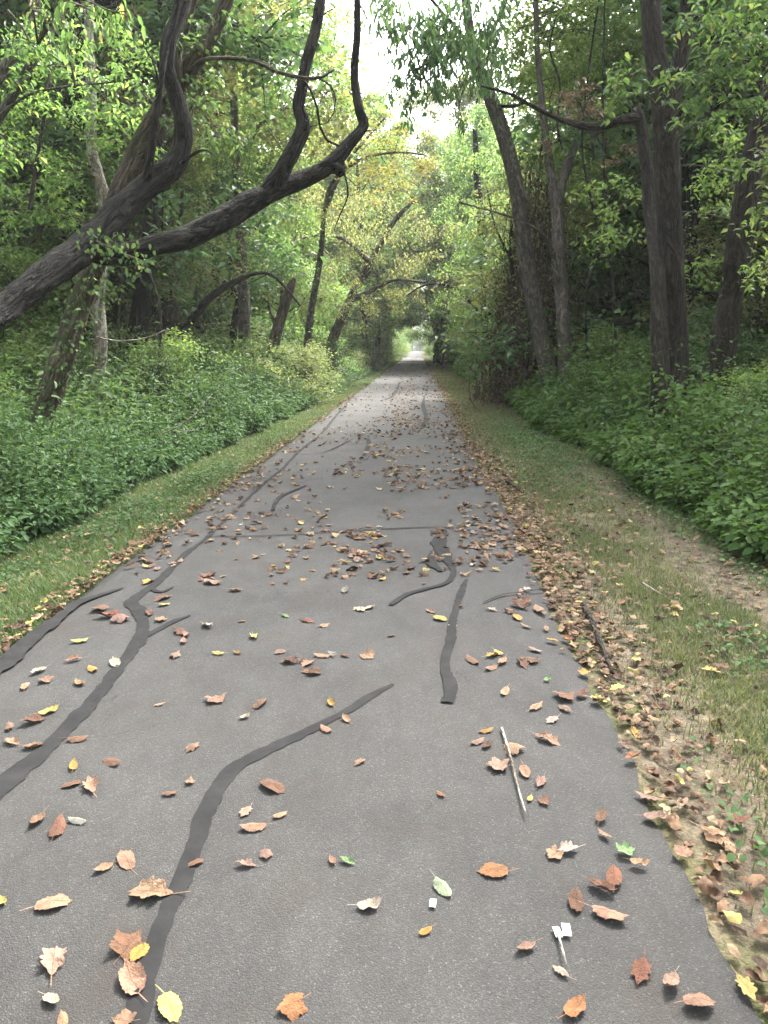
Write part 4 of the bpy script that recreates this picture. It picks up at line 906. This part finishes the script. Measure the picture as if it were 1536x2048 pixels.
M['grass_r'] = leaf_mat('grass_dry', [(0, (.038, .062, .020)), (.4, (.070, .092, .032)), (.65, (.115, .118, .05)), (1, (.23, .18, .10))], .25)
grass('short green grass of the left verge, strewn with fallen leaves', -1, 51, 9000, .04, M['grass_l'], lambda x, y, r: r < .55 + .6 * fbm(x * 1.2, y * 1.2, 77))
grass('thin patchy grass of the right verge with bare soil showing', 1, 52, 8000, .038, M['grass_r'],
      lambda x, y, r: r < np.clip((sstep(.40, .62, fbm(x * 1.3 + 3, y * .7, 78)) * .8 + .24) * sstep(.85, 1.35, x) * (1 - .85 * np.exp(-((x - 2.2) / .18) ** 2) * (y < 10)) * (1 - .7 * np.exp(-((x - 1.1) / .18) ** 2) * (y < 7)) + .45 * sstep(8, 14, y), 0, 1))
def clover(label, patches, seed):
    rg = np.random.default_rng(seed); g = Geo()
    for cx_, cy_, rx, ry, n in patches:
        x = cx_ + rg.normal(0, rx, n); y = cy_ + rg.normal(0, ry, n)
        k = ((x < PL - .05) | (x > PR + .06)) & (y > 1.2); x, y = x[k], y[k]; n = len(x)
        P = np.stack([x, y, gz(x, y) + rg.uniform(.01, .07, n)], -1); D, N = rand_dirs(rg, n, 0, .35); ll = rg.uniform(.018, .035, n) * (1 + cy_ / 18)
        leaves(g, P, D, N, ll, ll * .9, 'ovate', rg.random(n) * .8)
    o = obj('clover', g.mesh('clover', [M['leaf_under']])); tag(o, label, None, None, 'stuff')
clover('dark low clover patches in the grass of the left verge', [(-2.75, 6.4, .22, .6, 1100), (-2.6, 8.6, .2, .7, 1000), (-2.9, 4.6, .15, .3, 300)], 3)
clover('low weeds in the right verge beside the bare soil', [(2.0, 12.5, .4, 2.2, 3000), (1.7, 9, .3, 1, 300), (1.05, 1.9, .06, .3, 110), (1.75, 3.6, .12, .25, 130), (2.45, 5.0, .1, .6, 240), (2.5, 7.0, .15, 1.0, 700)], 4)

# ---------------------------------------------------------------- fallen leaves
def leaf_proto(seed, kind):
    rg = np.random.default_rng(seed); S = 36; th = np.linspace(0, 2 * np.pi, S, endpoint=False)
    if kind == 'maple': r = .66 + .19 * np.abs(np.cos(th * 2.5)) ** 1.3 - .16 * (np.abs(th - np.pi) < .35) + .05 * np.cos(th * 15)
    elif kind == 'oak': r = .5 / np.sqrt((np.cos(th) / 1.0) ** 2 + (np.sin(th) / .55) ** 2) * 1.6 * (1 + .16 * np.cos(th * 8))
    else: r = .5 / np.sqrt((np.cos(th) / 1.0) ** 2 + (np.sin(th) / .58) ** 2) * 1.7 * (1 + .03 * np.cos(th * 18)); 
    r = r * (1 + .12 * (rg.random(S) - .5)); r[0] *= 1.15
    rings = [.35, .68, 1.0]; V = [(0, 0)]
    for q in rings:
        for a, b in zip(th, r): V.append((b * q * math.cos(a), b * q * math.sin(a)))
    V = np.array(V) * .5; x, y = V[:, 0], V[:, 1]
    c1, c2 = rg.uniform(.0, 1.7), rg.uniform(-.6, 1.5); sd = rg.random() * 50
    z = c1 * y ** 2 + c2 * x ** 2 * .7 + .22 * (fbm(x * 4 + sd, y * 4, 3, 3) - .5) + .05 * np.abs(y) * rg.uniform(0, 3)
    z += rg.uniform(0, .5) * np.maximum(x * math.cos(sd) + y * math.sin(sd) - .12, 0) * 1.5
    sq = 1 - .25 * np.abs(z)
    if seed % 2: z = -z * .75
    z -= np.percentile(z, 12); z = np.maximum(z, -.02)
    V3 = np.stack([x * sq, y * sq, z], -1)
    F3 = [(0, 1 + j, 1 + (j + 1) % S) for j in range(S)]; F4 = []
    for q in range(2):
        for j in range(S):
            a = 1 + q * S + j; b = 1 + q * S + (j + 1) % S; F4.append((a, a + S, b + S, b))
    st = len(V3); e = V3[1 + 2 * S + S // 2]; d = np.array([-.32, rg.uniform(-.1, .1), .03])
    V3 = np.vstack([V3, e + [0, .012, .0], e - [0, .012, 0], e + d + [0, .008, 0], e + d - [0, .008, 0]])
    F4.append((st, st + 1, st + 3, st + 2))
    return mesh_np('leaf_shape', V3, [np.array(F3), np.array(F4)], [M['dry']], smooth=False)
def dry_mat():
    m, N, L, b = nt('dry_leaf'); oi = N.new('ShaderNodeObjectInfo'); tc = N.new('ShaderNodeTexCoord')
    n = noise(N, L, tc.outputs['Object'], 5, 5, .65); n2 = noise(N, L, tc.outputs['Object'], 22, 3, .6)
    r = ramp(N, [(.3, (.55, .50, .45)), (.55, (1, 1, 1)), (.75, (1.25, 1.2, 1.1))]); L.new(n, r.inputs[0])
    c = mix(N, L, oi.outputs['Color'], r.outputs[0], 1.0, 'MULTIPLY')
    sx = N.new('ShaderNodeSeparateXYZ'); L.new(tc.outputs['Object'], sx.inputs[0])
    v1 = math_(N, L, 'ABSOLUTE', sx.outputs[1]); rv = ramp(N, [(0, (.6, .55, .5)), (.02, (1, 1, 1))]); L.new(v1, rv.inputs[0])
    c = mix(N, L, c, rv.outputs[0], 1.0, 'MULTIPLY')
    L.new(c, b.inputs['Base Color']); b.inputs['Roughness'].default_value = .6; b.inputs['Specular IOR Level'].default_value = .3
    bp = N.new('ShaderNodeBump'); bp.inputs['Strength'].default_value = .5; bp.inputs['Distance'].default_value = .05; L.new(n2, bp.inputs['Height']); L.new(bp.outputs[0], b.inputs['Normal'])
    return m
M['dry'] = dry_mat()
PROTO = {k: [leaf_proto(s + i * 7, k) for i in range(5)] for s, k in ((100, 'maple'), (200, 'oak'), (300, 'ovate'))}
LC = {'tan': (.27, .165, .105), 'brown': (.135, .068, .040), 'pinkish': (.26, .165, .125), 'red-brown': (.17, .066, .038), 'golden': (.34, .20, .05), 'yellow': (.42, .35, .11), 'green': (.15, .25, .10),
      'pale green': (.28, .34, .22), 'pale': (.38, .32, .25), 'grey': (.20, .185, .165), 'orange-brown': (.26, .115, .05)}
lrg = random.Random(12)
def pz(x, y):
    if float(edge_l(y)) < x < float(edge_r(y)): return .007
    return float(gz(x, y)) + .025
NL = [0]
def fallen(x, y, size, col, label=None, group=None, shape=None, rz=None, cat='leaf'):
    k = shape or lrg.choice(['maple', 'oak', 'ovate', 'ovate', 'ovate', 'oak'])
    o = bpy.data.objects.new('fallen_leaf', lrg.choice(PROTO[k])); COL.objects.link(o)
    o.location = (x, y, pz(x, y)); o.rotation_euler = (lrg.uniform(-.12, .12), lrg.uniform(-.12, .12), lrg.uniform(0, 6.28) if rz is None else rz)
    o.scale = (size, size * lrg.uniform(.8, 1.1), size * lrg.uniform(.7, 1.2))
    c = LC[col]; f = lrg.uniform(.62, 1.0); o.color = (c[0] * f, c[1] * f * lrg.uniform(.93, 1.07), c[2] * f, 1)
    side = 'path' if float(edge_l(y)) < x < float(edge_r(y)) else 'verge'
    tag(o, label or f'dry curled {col} leaf lying loose on the grey {"asphalt" if side == "path" else "edge soil"}' , cat, group or f'{col} leaves scattered on the {side}')
    NL[0] += 1
    return o
# (x, y in the picture, size px, colour, what singles it out)
HAND = [
 (97, 1422, 36, 'yellow', 'bright yellow leaf on top of a brown one beside the left tar strip'), (68, 1440, 44, 'brown', None), (18, 1452, 30, 'tan', None), (25, 1483, 34, 'tan', None), (65, 1492, 34, 'tan', 'tan leaf lying on the wide left tar strip'),
 (155, 1477, 34, 'brown', None), (147, 1531, 30, 'golden', 'small golden leaf right of the left tar strip'), (224, 1523, 38, 'brown', None), (142, 1567, 34, 'brown', None), (182, 1570, 52, 'tan', 'large tan leaf in a pair between the two long tar strips'), (385, 1492, 34, 'tan', 'narrow tan leaf standing on edge left of the curved tar strip'),
 (340, 1585, 26, 'brown', None), (380, 1562, 22, 'tan', None), (75, 1639, 40, 'tan', 'round tan leaf near the left edge'), (115, 1655, 54, 'brown', None), (155, 1640, 34, 'grey', 'grey curled leaf touching a long brown leaf near the left edge'),
 (545, 1570, 54, 'brown', 'dark brown curled leaf right of the bend in the curved tar strip'), (492, 1620, 34, 'pinkish', None), (560, 1628, 26, 'tan', None), (507, 1652, 44, 'tan', 'cream and tan curled leaf pair right of the curved tar strip'), (390, 1724, 30, 'brown', 'small brown leaf lying on the curved tar strip'),
 (207, 1734, 34, 'tan', None), (252, 1718, 54, 'tan', 'large rolled tan leaf left of the curved tar strip'), (492, 1727, 34, 'pinkish', None), (532, 1706, 28, 'pinkish', None), (665, 1719, 22, 'tan', None), (695, 1720, 28, 'green', 'round green leaf on the middle of the path'),
 (739, 1810, 44, 'pale', 'pale folded leaf alone in the middle foreground'), (297, 1782, 84, 'tan', 'long ragged tan leaf touching the curved tar strip from the left'), (104, 1805, 60, 'tan', 'tan leaf with dark shadow near the left border'), (107, 1915, 72, 'pinkish', 'big pinkish brown leaf in the lower left corner'), (255, 1892, 60, 'brown', None),
 (280, 1902, 44, 'golden', 'golden leaf under a brown one beside the curved tar strip'), (265, 1960, 72, 'tan', 'long tan leaf overlapping the bottom of the curved tar strip'), (340, 2010, 66, 'yellow', 'pale yellow pointed leaf at the bottom edge'), (102, 1997, 40, 'pale', None), (587, 2010, 54, 'orange-brown', 'orange-brown leaf at the bottom edge, middle'),
 (250, 2040, 46, 'tan', None), (125, 2040, 40, 'tan', None), (720, 1522, 26, 'tan', 'small tan leaf alone in the middle of the path'), (652, 1457, 26, 'tan', None), (692, 1437, 24, 'tan', None), (490, 1432, 20, 'pale', None), (662, 1405, 24, 'golden', None), (520, 1405, 40, 'brown', None), (2, 1800, 30, 'yellow', None), (430, 1398, 40, 'tan', None),
 (1072, 1412, 34, 'tan', None), (1130, 1415, 28, 'pinkish', None), (1105, 1437, 30, 'pale', None), (1096, 1477, 48, 'tan', 'broad tan leaf folded like a tent right of the pale stick'), (972, 1460, 26, 'golden', 'golden leaf above the pale stick'), (955, 1482, 28, 'pinkish', None), (974, 1490, 26, 'brown', None), (998, 1531, 44, 'pinkish', 'pale pink leaf lying across the pale stick'),
 (1028, 1497, 42, 'tan', None), (1050, 1542, 36, 'tan', None), (1082, 1562, 36, 'pinkish', None), (1060, 1595, 16, 'yellow', None), (1088, 1600, 26, 'brown', None), (882, 1587, 20, 'orange-brown', None), (1203, 1631, 36, 'brown', None), (1210, 1667, 28, 'tan', None), (1110, 1705, 34, 'tan', None), (1137, 1697, 38, 'pale', None),
 (1250, 1699, 34, 'green', 'light green leaf near the right edge of the asphalt'), (1279, 1724, 34, 'tan', None), (988, 1740, 54, 'orange-brown', 'oval orange-brown leaf right of the middle foreground'), (885, 1774, 44, 'pale green', 'pale green narrow leaf in the middle foreground'), (1228, 1752, 56, 'red-brown', 'glossy red-brown leaf over a dark brown one near the right'),
 (1203, 1772, 50, 'brown', None), (1152, 1800, 50, 'brown', None), (1218, 1826, 60, 'tan', 'crumpled tan leaf below the red-brown one'), (851, 1860, 26, 'golden', 'small golden leaf low in the middle foreground'), (1052, 1893, 40, 'pinkish', None), (1283, 1937, 60, 'red-brown', 'red-brown leaf with a yellow corner in the lower right'), (1342, 1962, 44, 'pinkish', None),
 (1397, 2000, 60, 'tan', None), (1150, 2015, 54, 'orange-brown', 'orange-brown leaf at the bottom edge, right of middle'), (1122, 1940, 34, 'pale', None), (1493, 1966, 54, 'yellow', 'yellow-green leaf on the soil in the lower right corner'),
 (1434, 1664, 56, 'tan', 'big tan leaf on the right verge soil beside a red one'), (1368, 1600, 40, 'pinkish', None), (1478, 1633, 40, 'red-brown', 'red leaf on the right verge beside a big tan one'), (1300, 1590, 46, 'pinkish', None), (1313, 1628, 46, 'pinkish', None), (1270, 1462, 30, 'golden', 'golden leaf on the edge soil of the right verge'),
 (1265, 1512, 34, 'orange-brown', None), (1365, 1700, 40, 'tan', None), (1235, 1370, 30, 'yellow', None), (1422, 1327, 32, 'yellow', 'long yellow leaf far out on the right verge'), (1197, 1398, 30, 'yellow', 'pale yellow leaf touching the asphalt edge on the right'),
 (160, 1280, 28, 'yellow', 'yellow leaf between the left edge strip and the wide tar strip'), (437, 1305, 22, 'yellow', 'yellow leaf left of a golden one in the left middle of the path'), (508, 1272, 28, 'yellow', 'largest clear yellow leaf lying flat on the middle left of the path'), (571, 1230, 18, 'green', None), (328, 1208, 20, 'yellow', None), (475, 1304, 16, 'golden', None),
 (220, 1230, 48, 'red-brown', None), (240, 1238, 36, 'pinkish', None), (200, 1215, 34, 'brown', None), (297, 1162, 30, 'golden', None), (147, 1318, 28, 'tan', None), (78, 1340, 30, 'pale', None), (92, 1358, 28, 'tan', None), (50, 1370, 30, 'tan', None), (230, 1325, 32, 'pale', None), (185, 1337, 28, 'golden', None), (160, 1365, 26, 'tan', None),
 (325, 1195, 34, 'brown', None), (300, 1225, 26, 'brown', None), (322, 1238, 24, 'tan', None), (360, 1262, 36, 'brown', None), (372, 1268, 22, 'pinkish', None), (415, 1250, 28, 'pale', None), (615, 1325, 30, 'tan', None), (645, 1310, 30, 'tan', None), (580, 1322, 34, 'brown', None), (628, 1345, 28, 'brown', None), (690, 1310, 20, 'red-brown', None), (735, 1310, 28, 'tan', None),
 (718, 1217, 34, 'pale', 'pale cream crumpled leaf in the middle of the path below the cross crack'), (738, 1215, 24, 'pale', None), (690, 1180, 26, 'grey', None), (765, 1157, 18, 'golden', 'small golden leaf alone just left of the forked tar mark'), (615, 1240, 30, 'red-brown', None), (648, 1250, 20, 'tan', None), (470, 1180, 24, 'tan', None), (425, 1165, 36, 'pinkish', None), (420, 1150, 30, 'brown', None),
 (880, 1237, 28, 'yellow', 'yellow leaf left of the straight tar mark'), (862, 1222, 22, 'pinkish', None), (905, 1250, 16, 'pale', None), (920, 1212, 16, 'brown', None), (983, 1218, 20, 'pale', None), (1035, 1233, 28, 'golden', None), (1040, 1210, 38, 'brown', None), (1078, 1217, 34, 'tan', None), (1055, 1202, 30, 'brown', None), (1017, 1220, 18, 'pinkish', None),
 (945, 1320, 34, 'brown', None), (985, 1310, 28, 'golden', None), (997, 1305, 22, 'yellow', None), (1005, 1322, 30, 'tan', None), (1045, 1325, 38, 'brown', None), (1060, 1318, 34, 'brown', None), (1070, 1298, 24, 'pinkish', None), (982, 1335, 26, 'tan', None), (1010, 1382, 30, 'tan', 'tan folded leaf alone right of the straight tar mark'), (1095, 1357, 16, 'green', None),
 (1093, 1255, 18, 'tan', None), (1105, 1280, 22, 'golden', None), (1135, 1278, 18, 'golden', None), (1128, 1390, 40, 'brown', None), (1165, 1385, 30, 'brown', None),
]
for px, py, s, c, lab in HAND:
    p = on(px, py, .01); d = (p - np.array([0, 0, CAM_H])) @ _F
    fallen(p[0], p[1], s * d / F_PX * 1.32, c, lab, None if lab is None else 'picked out leaves in the foreground')
CW = ['tan'] * 30 + ['brown'] * 26 + ['pinkish'] * 14 + ['red-brown'] * 12 + ['pale'] * 8 + ['golden'] * 5 + ['yellow'] * 3 + ['grey'] * 2
CLUST = [(700, 1125, .10, 12), (735, 1110, .08, 8), (720, 1060, .14, 12), (740, 1080, .1, 6), (945, 1092, .16, 16), (905, 1060, .08, 4), (430, 1158, .07, 5), (440, 1080, .14, 6), (560, 1120, .12, 6), (330, 1130, .1, 5), (1000, 1060, .12, 5), (590, 1160, .08, 4), (610, 1320, .12, 5), (1050, 1205, .12, 5), (920, 1135, .1, 3), (480, 1050, .12, 6), (650, 1060, .14, 5)]
for px, py, r, n in CLUST:
    p = on(px, py, 0)
    for i in range(n): fallen(p[0] + lrg.gauss(0, r), p[1] + lrg.gauss(0, r * .8), lrg.uniform(.05, .09), lrg.choice(CW))
while NL[0] < 298:
    y = 1.3 + 4.2 * lrg.random() ** .6; x = lrg.uniform(-2.05, .85)
    if lrg.random() < .55: x = min(.80, PR + .02 - abs(lrg.gauss(0, .12)))
    fallen(x, y, lrg.uniform(.04, .08) * (.6 if y < 2 else 1), lrg.choice(CW))

def crumple_tm(seed):
    rg = np.random.default_rng(seed); S = 11; th = np.linspace(0, 2 * np.pi, S, endpoint=False) + .01
    r = (.5 / np.sqrt(np.cos(th) ** 2 + (np.sin(th) / rg.uniform(.5, .85)) ** 2)) * rg.uniform(.75, 1.25, S)
    V = [(0, 0)] + [(q * b * math.cos(a), q * b * math.sin(a)) for q in (.55, 1) for a, b in zip(th, r)]
    V = np.array(V); x, y = V[:, 0], V[:, 1]
    z = rg.uniform(.3, 1.7) * y ** 2 + rg.uniform(-.6, 1.4) * x ** 2 + .55 * (fbm(x * 3.5 + seed, y * 3.5, seed, 2) - .5)
    z = (z - z.min()) if seed % 2 else (z.max() - z) * .8; z = z * .72; V3 = np.stack([x * (1 - .25 * z) + .5, y * (1 - .4 * z), z], -1)
    F = [(0, 1 + j, 1 + (j + 1) % S) for j in range(S)]
    for j in range(S):
        a, b = 1 + j, 1 + (j + 1) % S; F += [(a, a + S, b + S), (a, b + S, b)]
    return V3, [np.array(F)]
for i in range(7): TM['crumple%d' % i] = crumple_tm(40 + i)
def litter():
    rg = np.random.default_rng(99)
    m = leaf_mat('litter', [(0, (.035, .020, .014)), (.3, (.085, .040, .024)), (.6, (.140, .068, .036)), (.84, (.20, .115, .064)), (.94, (.25, .18, .11)), (.975, (.27, .19, .045)), (1, (.30, .25, .07))], .12, .7, .15, 1.2, .0, 38)
    g = Geo()
    def put(x, y, s, onp, tv=None):
        s = s * np.where(y < 3.2, .78, 1.0)
        n = len(x); z = np.where((x > edge_l(y)) & (x < edge_r(y)), .006, gz(x, y) + .012 + rg.uniform(0, .02, n))
        a = rg.random(n) * 6.28; D = unit(np.stack([np.cos(a), np.sin(a), rg.normal(0, .22, n)], -1)); N = unit(np.stack([rg.normal(0, .28, n), rg.normal(0, .28, n), np.ones(n)], -1))
        N[:, 2] *= np.where(rg.random(n) < .5, 1, -1)
        zz = z + np.abs(D[:, 2]) * s * .5 + .12 * s
        P = np.stack([x, y, zz], -1) - D * s[:, None] * .5
        tint = rg.random(n) if tv is None else tv
        N[:, 2] = np.abs(N[:, 2]); flip = rg.random(n) < .3
        P[:, 2] = z - .002; D[:, 2] *= .4
        for q in range(7):
            k = (np.arange(n) % 7) == q; sg = np.where(flip[k], .55, 1.0)
            leaves(g, P[k], D[k], N[k], s[k], s[k] * sg * rg.uniform(.8, 1.1, k.sum()), 'crumple%d' % q, tint[k])
    # on the asphalt beyond the near leaves
    for a, b, n in [(4.6, 9, 1000), (9, 16, 1050), (16, 30, 1000), (30, 60, 1000), (60, 130, 900)]:
        y = a + (b - a) * rg.random(n); q = rg.random(n)
        x = np.where(q < .38, rg.normal(-.35, .33, n), np.where(q < .62, PR - np.abs(rg.normal(0, .28, n)), np.where(q < .72, PL + np.abs(rg.normal(0, .25, n)), rg.uniform(PL, PR, n))))
        k = (fbm(x * 1.8, y * 1.1, 61, 3) > .40) & (x > PL) & (x < PR); x, y = x[k], y[k]
        put(x, y, rg.uniform(.04, .085, len(x)) * (1 + .006 * a), True)
    # dense band along the right edge, thinner on the left edge
    for a, b, n in [(.9, 3, 300), (3, 6, 560), (6, 12, 760), (12, 30, 1000), (30, 80, 1100)]:
        y = a + (b - a) * rg.random(n); x = edge_r(y) + .015 + np.abs(rg.normal(0, .16, n)) * (1 + .3 * rg.random(n))
        put(x, y, rg.uniform(.03, .075, n), False)
    for a, b, n in [(2.5, 6, 420), (6, 12, 460), (12, 30, 500)]:
        y = a + (b - a) * rg.random(n); x = edge_l(y) - np.abs(rg.normal(0, .09, n)) + .02
        put(x, y, rg.uniform(.03, .065, n), False)
    # scattered over both verges
    for a, b, n in [(.9, 4, 330), (4, 9, 700), (9, 20, 600), (20, 50, 500)]:
        y = a + (b - a) * rg.random(n); x = PR + .1 + rg.random(n) * 2.1
        put(x, y, rg.uniform(.03, .07, n), False)
    for a, b, n in [(2.5, 6, 260), (6, 12, 330), (12, 30, 300)]:
        y = a + (b - a) * rg.random(n); x = PL - .05 - rg.random(n) ** 1.3 * 1.3
        put(x, y, rg.uniform(.03, .065, n), False, .35 + .65 * rg.random(n))
    o = obj('leaf_litter', g.mesh('leaf_litter', [m])); tag(o, 'drifts of small dry leaves along both path edges and down the path', None, None, 'stuff')
litter()

# sticks and scraps
def stick(pts, w, label, mat, zs=.012, name='stick'):
    P = [on(x, y, .0) for x, y in pts]; P = [np.array([p[0], p[1], pz(p[0], p[1]) + zs * (.5 + .5 * (i % 2))]) for i, p in enumerate(P)]
    Q, R = spline(P, np.linspace(w, w * .5, len(P)), .04); b = Q[0].copy(); g = Geo(); tube(g, Q - b, R, 7, .2, 3)
    o = obj(name, g.mesh(name, [mat], True), None, tuple(float(v) for v in b)); tag(o, label, 'stick')
stick([(1003, 1462), (1020, 1520), (1035, 1580), (1051, 1636)], .006, 'straight pale stick lying lengthwise on the right half of the path', M['bark_pale'])
stick([(1285, 1160), (1320, 1180), (1352, 1198)], .007, 'pale short stick among leaves on the right verge', M['bark_pale'])
stick([(1468, 1240), (1500, 1268), (1536, 1300)], .007, 'grey stick at the right border of the picture on the verge', M['bark_grey'])
stick([(1165, 1210), (1185, 1250), (1205, 1300), (1225, 1350)], .018, 'brown rotten root along the asphalt edge on the right', M['bark'])
stick([(1010, 960), (1030, 975), (1045, 985)], .02, 'short brown branch piece on the right edge of the path', M['bark'])
stick([(985, 795), (1000, 805), (1012, 800)], .02, 'broken branch at the foot of the dead vine tangle', M['bark_grey'])
stick([(975, 792), (990, 798), (1008, 808)], .015, 'thin pale branch crossing another below the dead vine tangle', M['bark_pale'])
stick([(1115, 1875), (1125, 1915), (1134, 1945)], .004, 'small splinter of wood low on the right half of the path', M['bark_pale'])
def scrap(px, py, w, h, label):
    m = bpy.data.materials.get('paper') 
    if m is None:
        m, N, L, b = nt('paper'); b.inputs['Base Color'].default_value = (.55, .53, .52, 1)
    p = on(px, py, .004); t = np.linspace(0, 1, 4); V = [(a * w, b_ * h, .003 * math.sin(b_ * 3) + .001) for b_ in t for a in t]
    F = [(j * 4 + i, j * 4 + i + 1, j * 4 + i + 5, j * 4 + i + 4) for j in range(3) for i in range(3)]
    o = obj('paper_scrap', mesh_np('paper_scrap', V, [np.array(F)], [m]), None, (float(p[0]), float(p[1]), .008)); o.rotation_euler.z = lrg.uniform(-.3, .3); tag(o, label, 'paper scrap')
scrap(858, 1816, .018, .03, 'tiny single white scrap in the middle foreground of the path')
scrap(1112, 1878, .018, .035, 'small white scrap, left one of two on the lower right of the path')
scrap(1126, 1874, .022, .042, 'larger white scrap, right one of two on the lower right of the path')

# ---------------------------------------------------------------- humid air between the camera and the far end of the path
def haze():
    m = bpy.data.materials.new('haze_air'); m.use_nodes = True; N = m.node_tree.nodes; L = m.node_tree.links
    N.remove(N['Principled BSDF']); v = N.new('ShaderNodeVolumePrincipled')
    v.inputs['Color'].default_value = (.93, .96, .95, 1); v.inputs['Density'].default_value = .0006; v.inputs['Anisotropy'].default_value = .2
    L.new(v.outputs[0], N['Material Output'].inputs['Volume'])
    x0, x1, y0, y1, z0, z1 = -152, 152, -32, 702, -4, 34
    V = [(x, y, z) for z in (z0, z1) for y in (y0, y1) for x in (x0, x1)]
    F = np.array([(0, 2, 3, 1), (4, 5, 7, 6), (0, 1, 5, 4), (2, 6, 7, 3), (0, 4, 6, 2), (1, 3, 7, 5)])
    tag(obj('haze', mesh_np('haze', V, [F], [m])), 'thin pale humid air filling the woods', None, None, 'stuff')
haze()
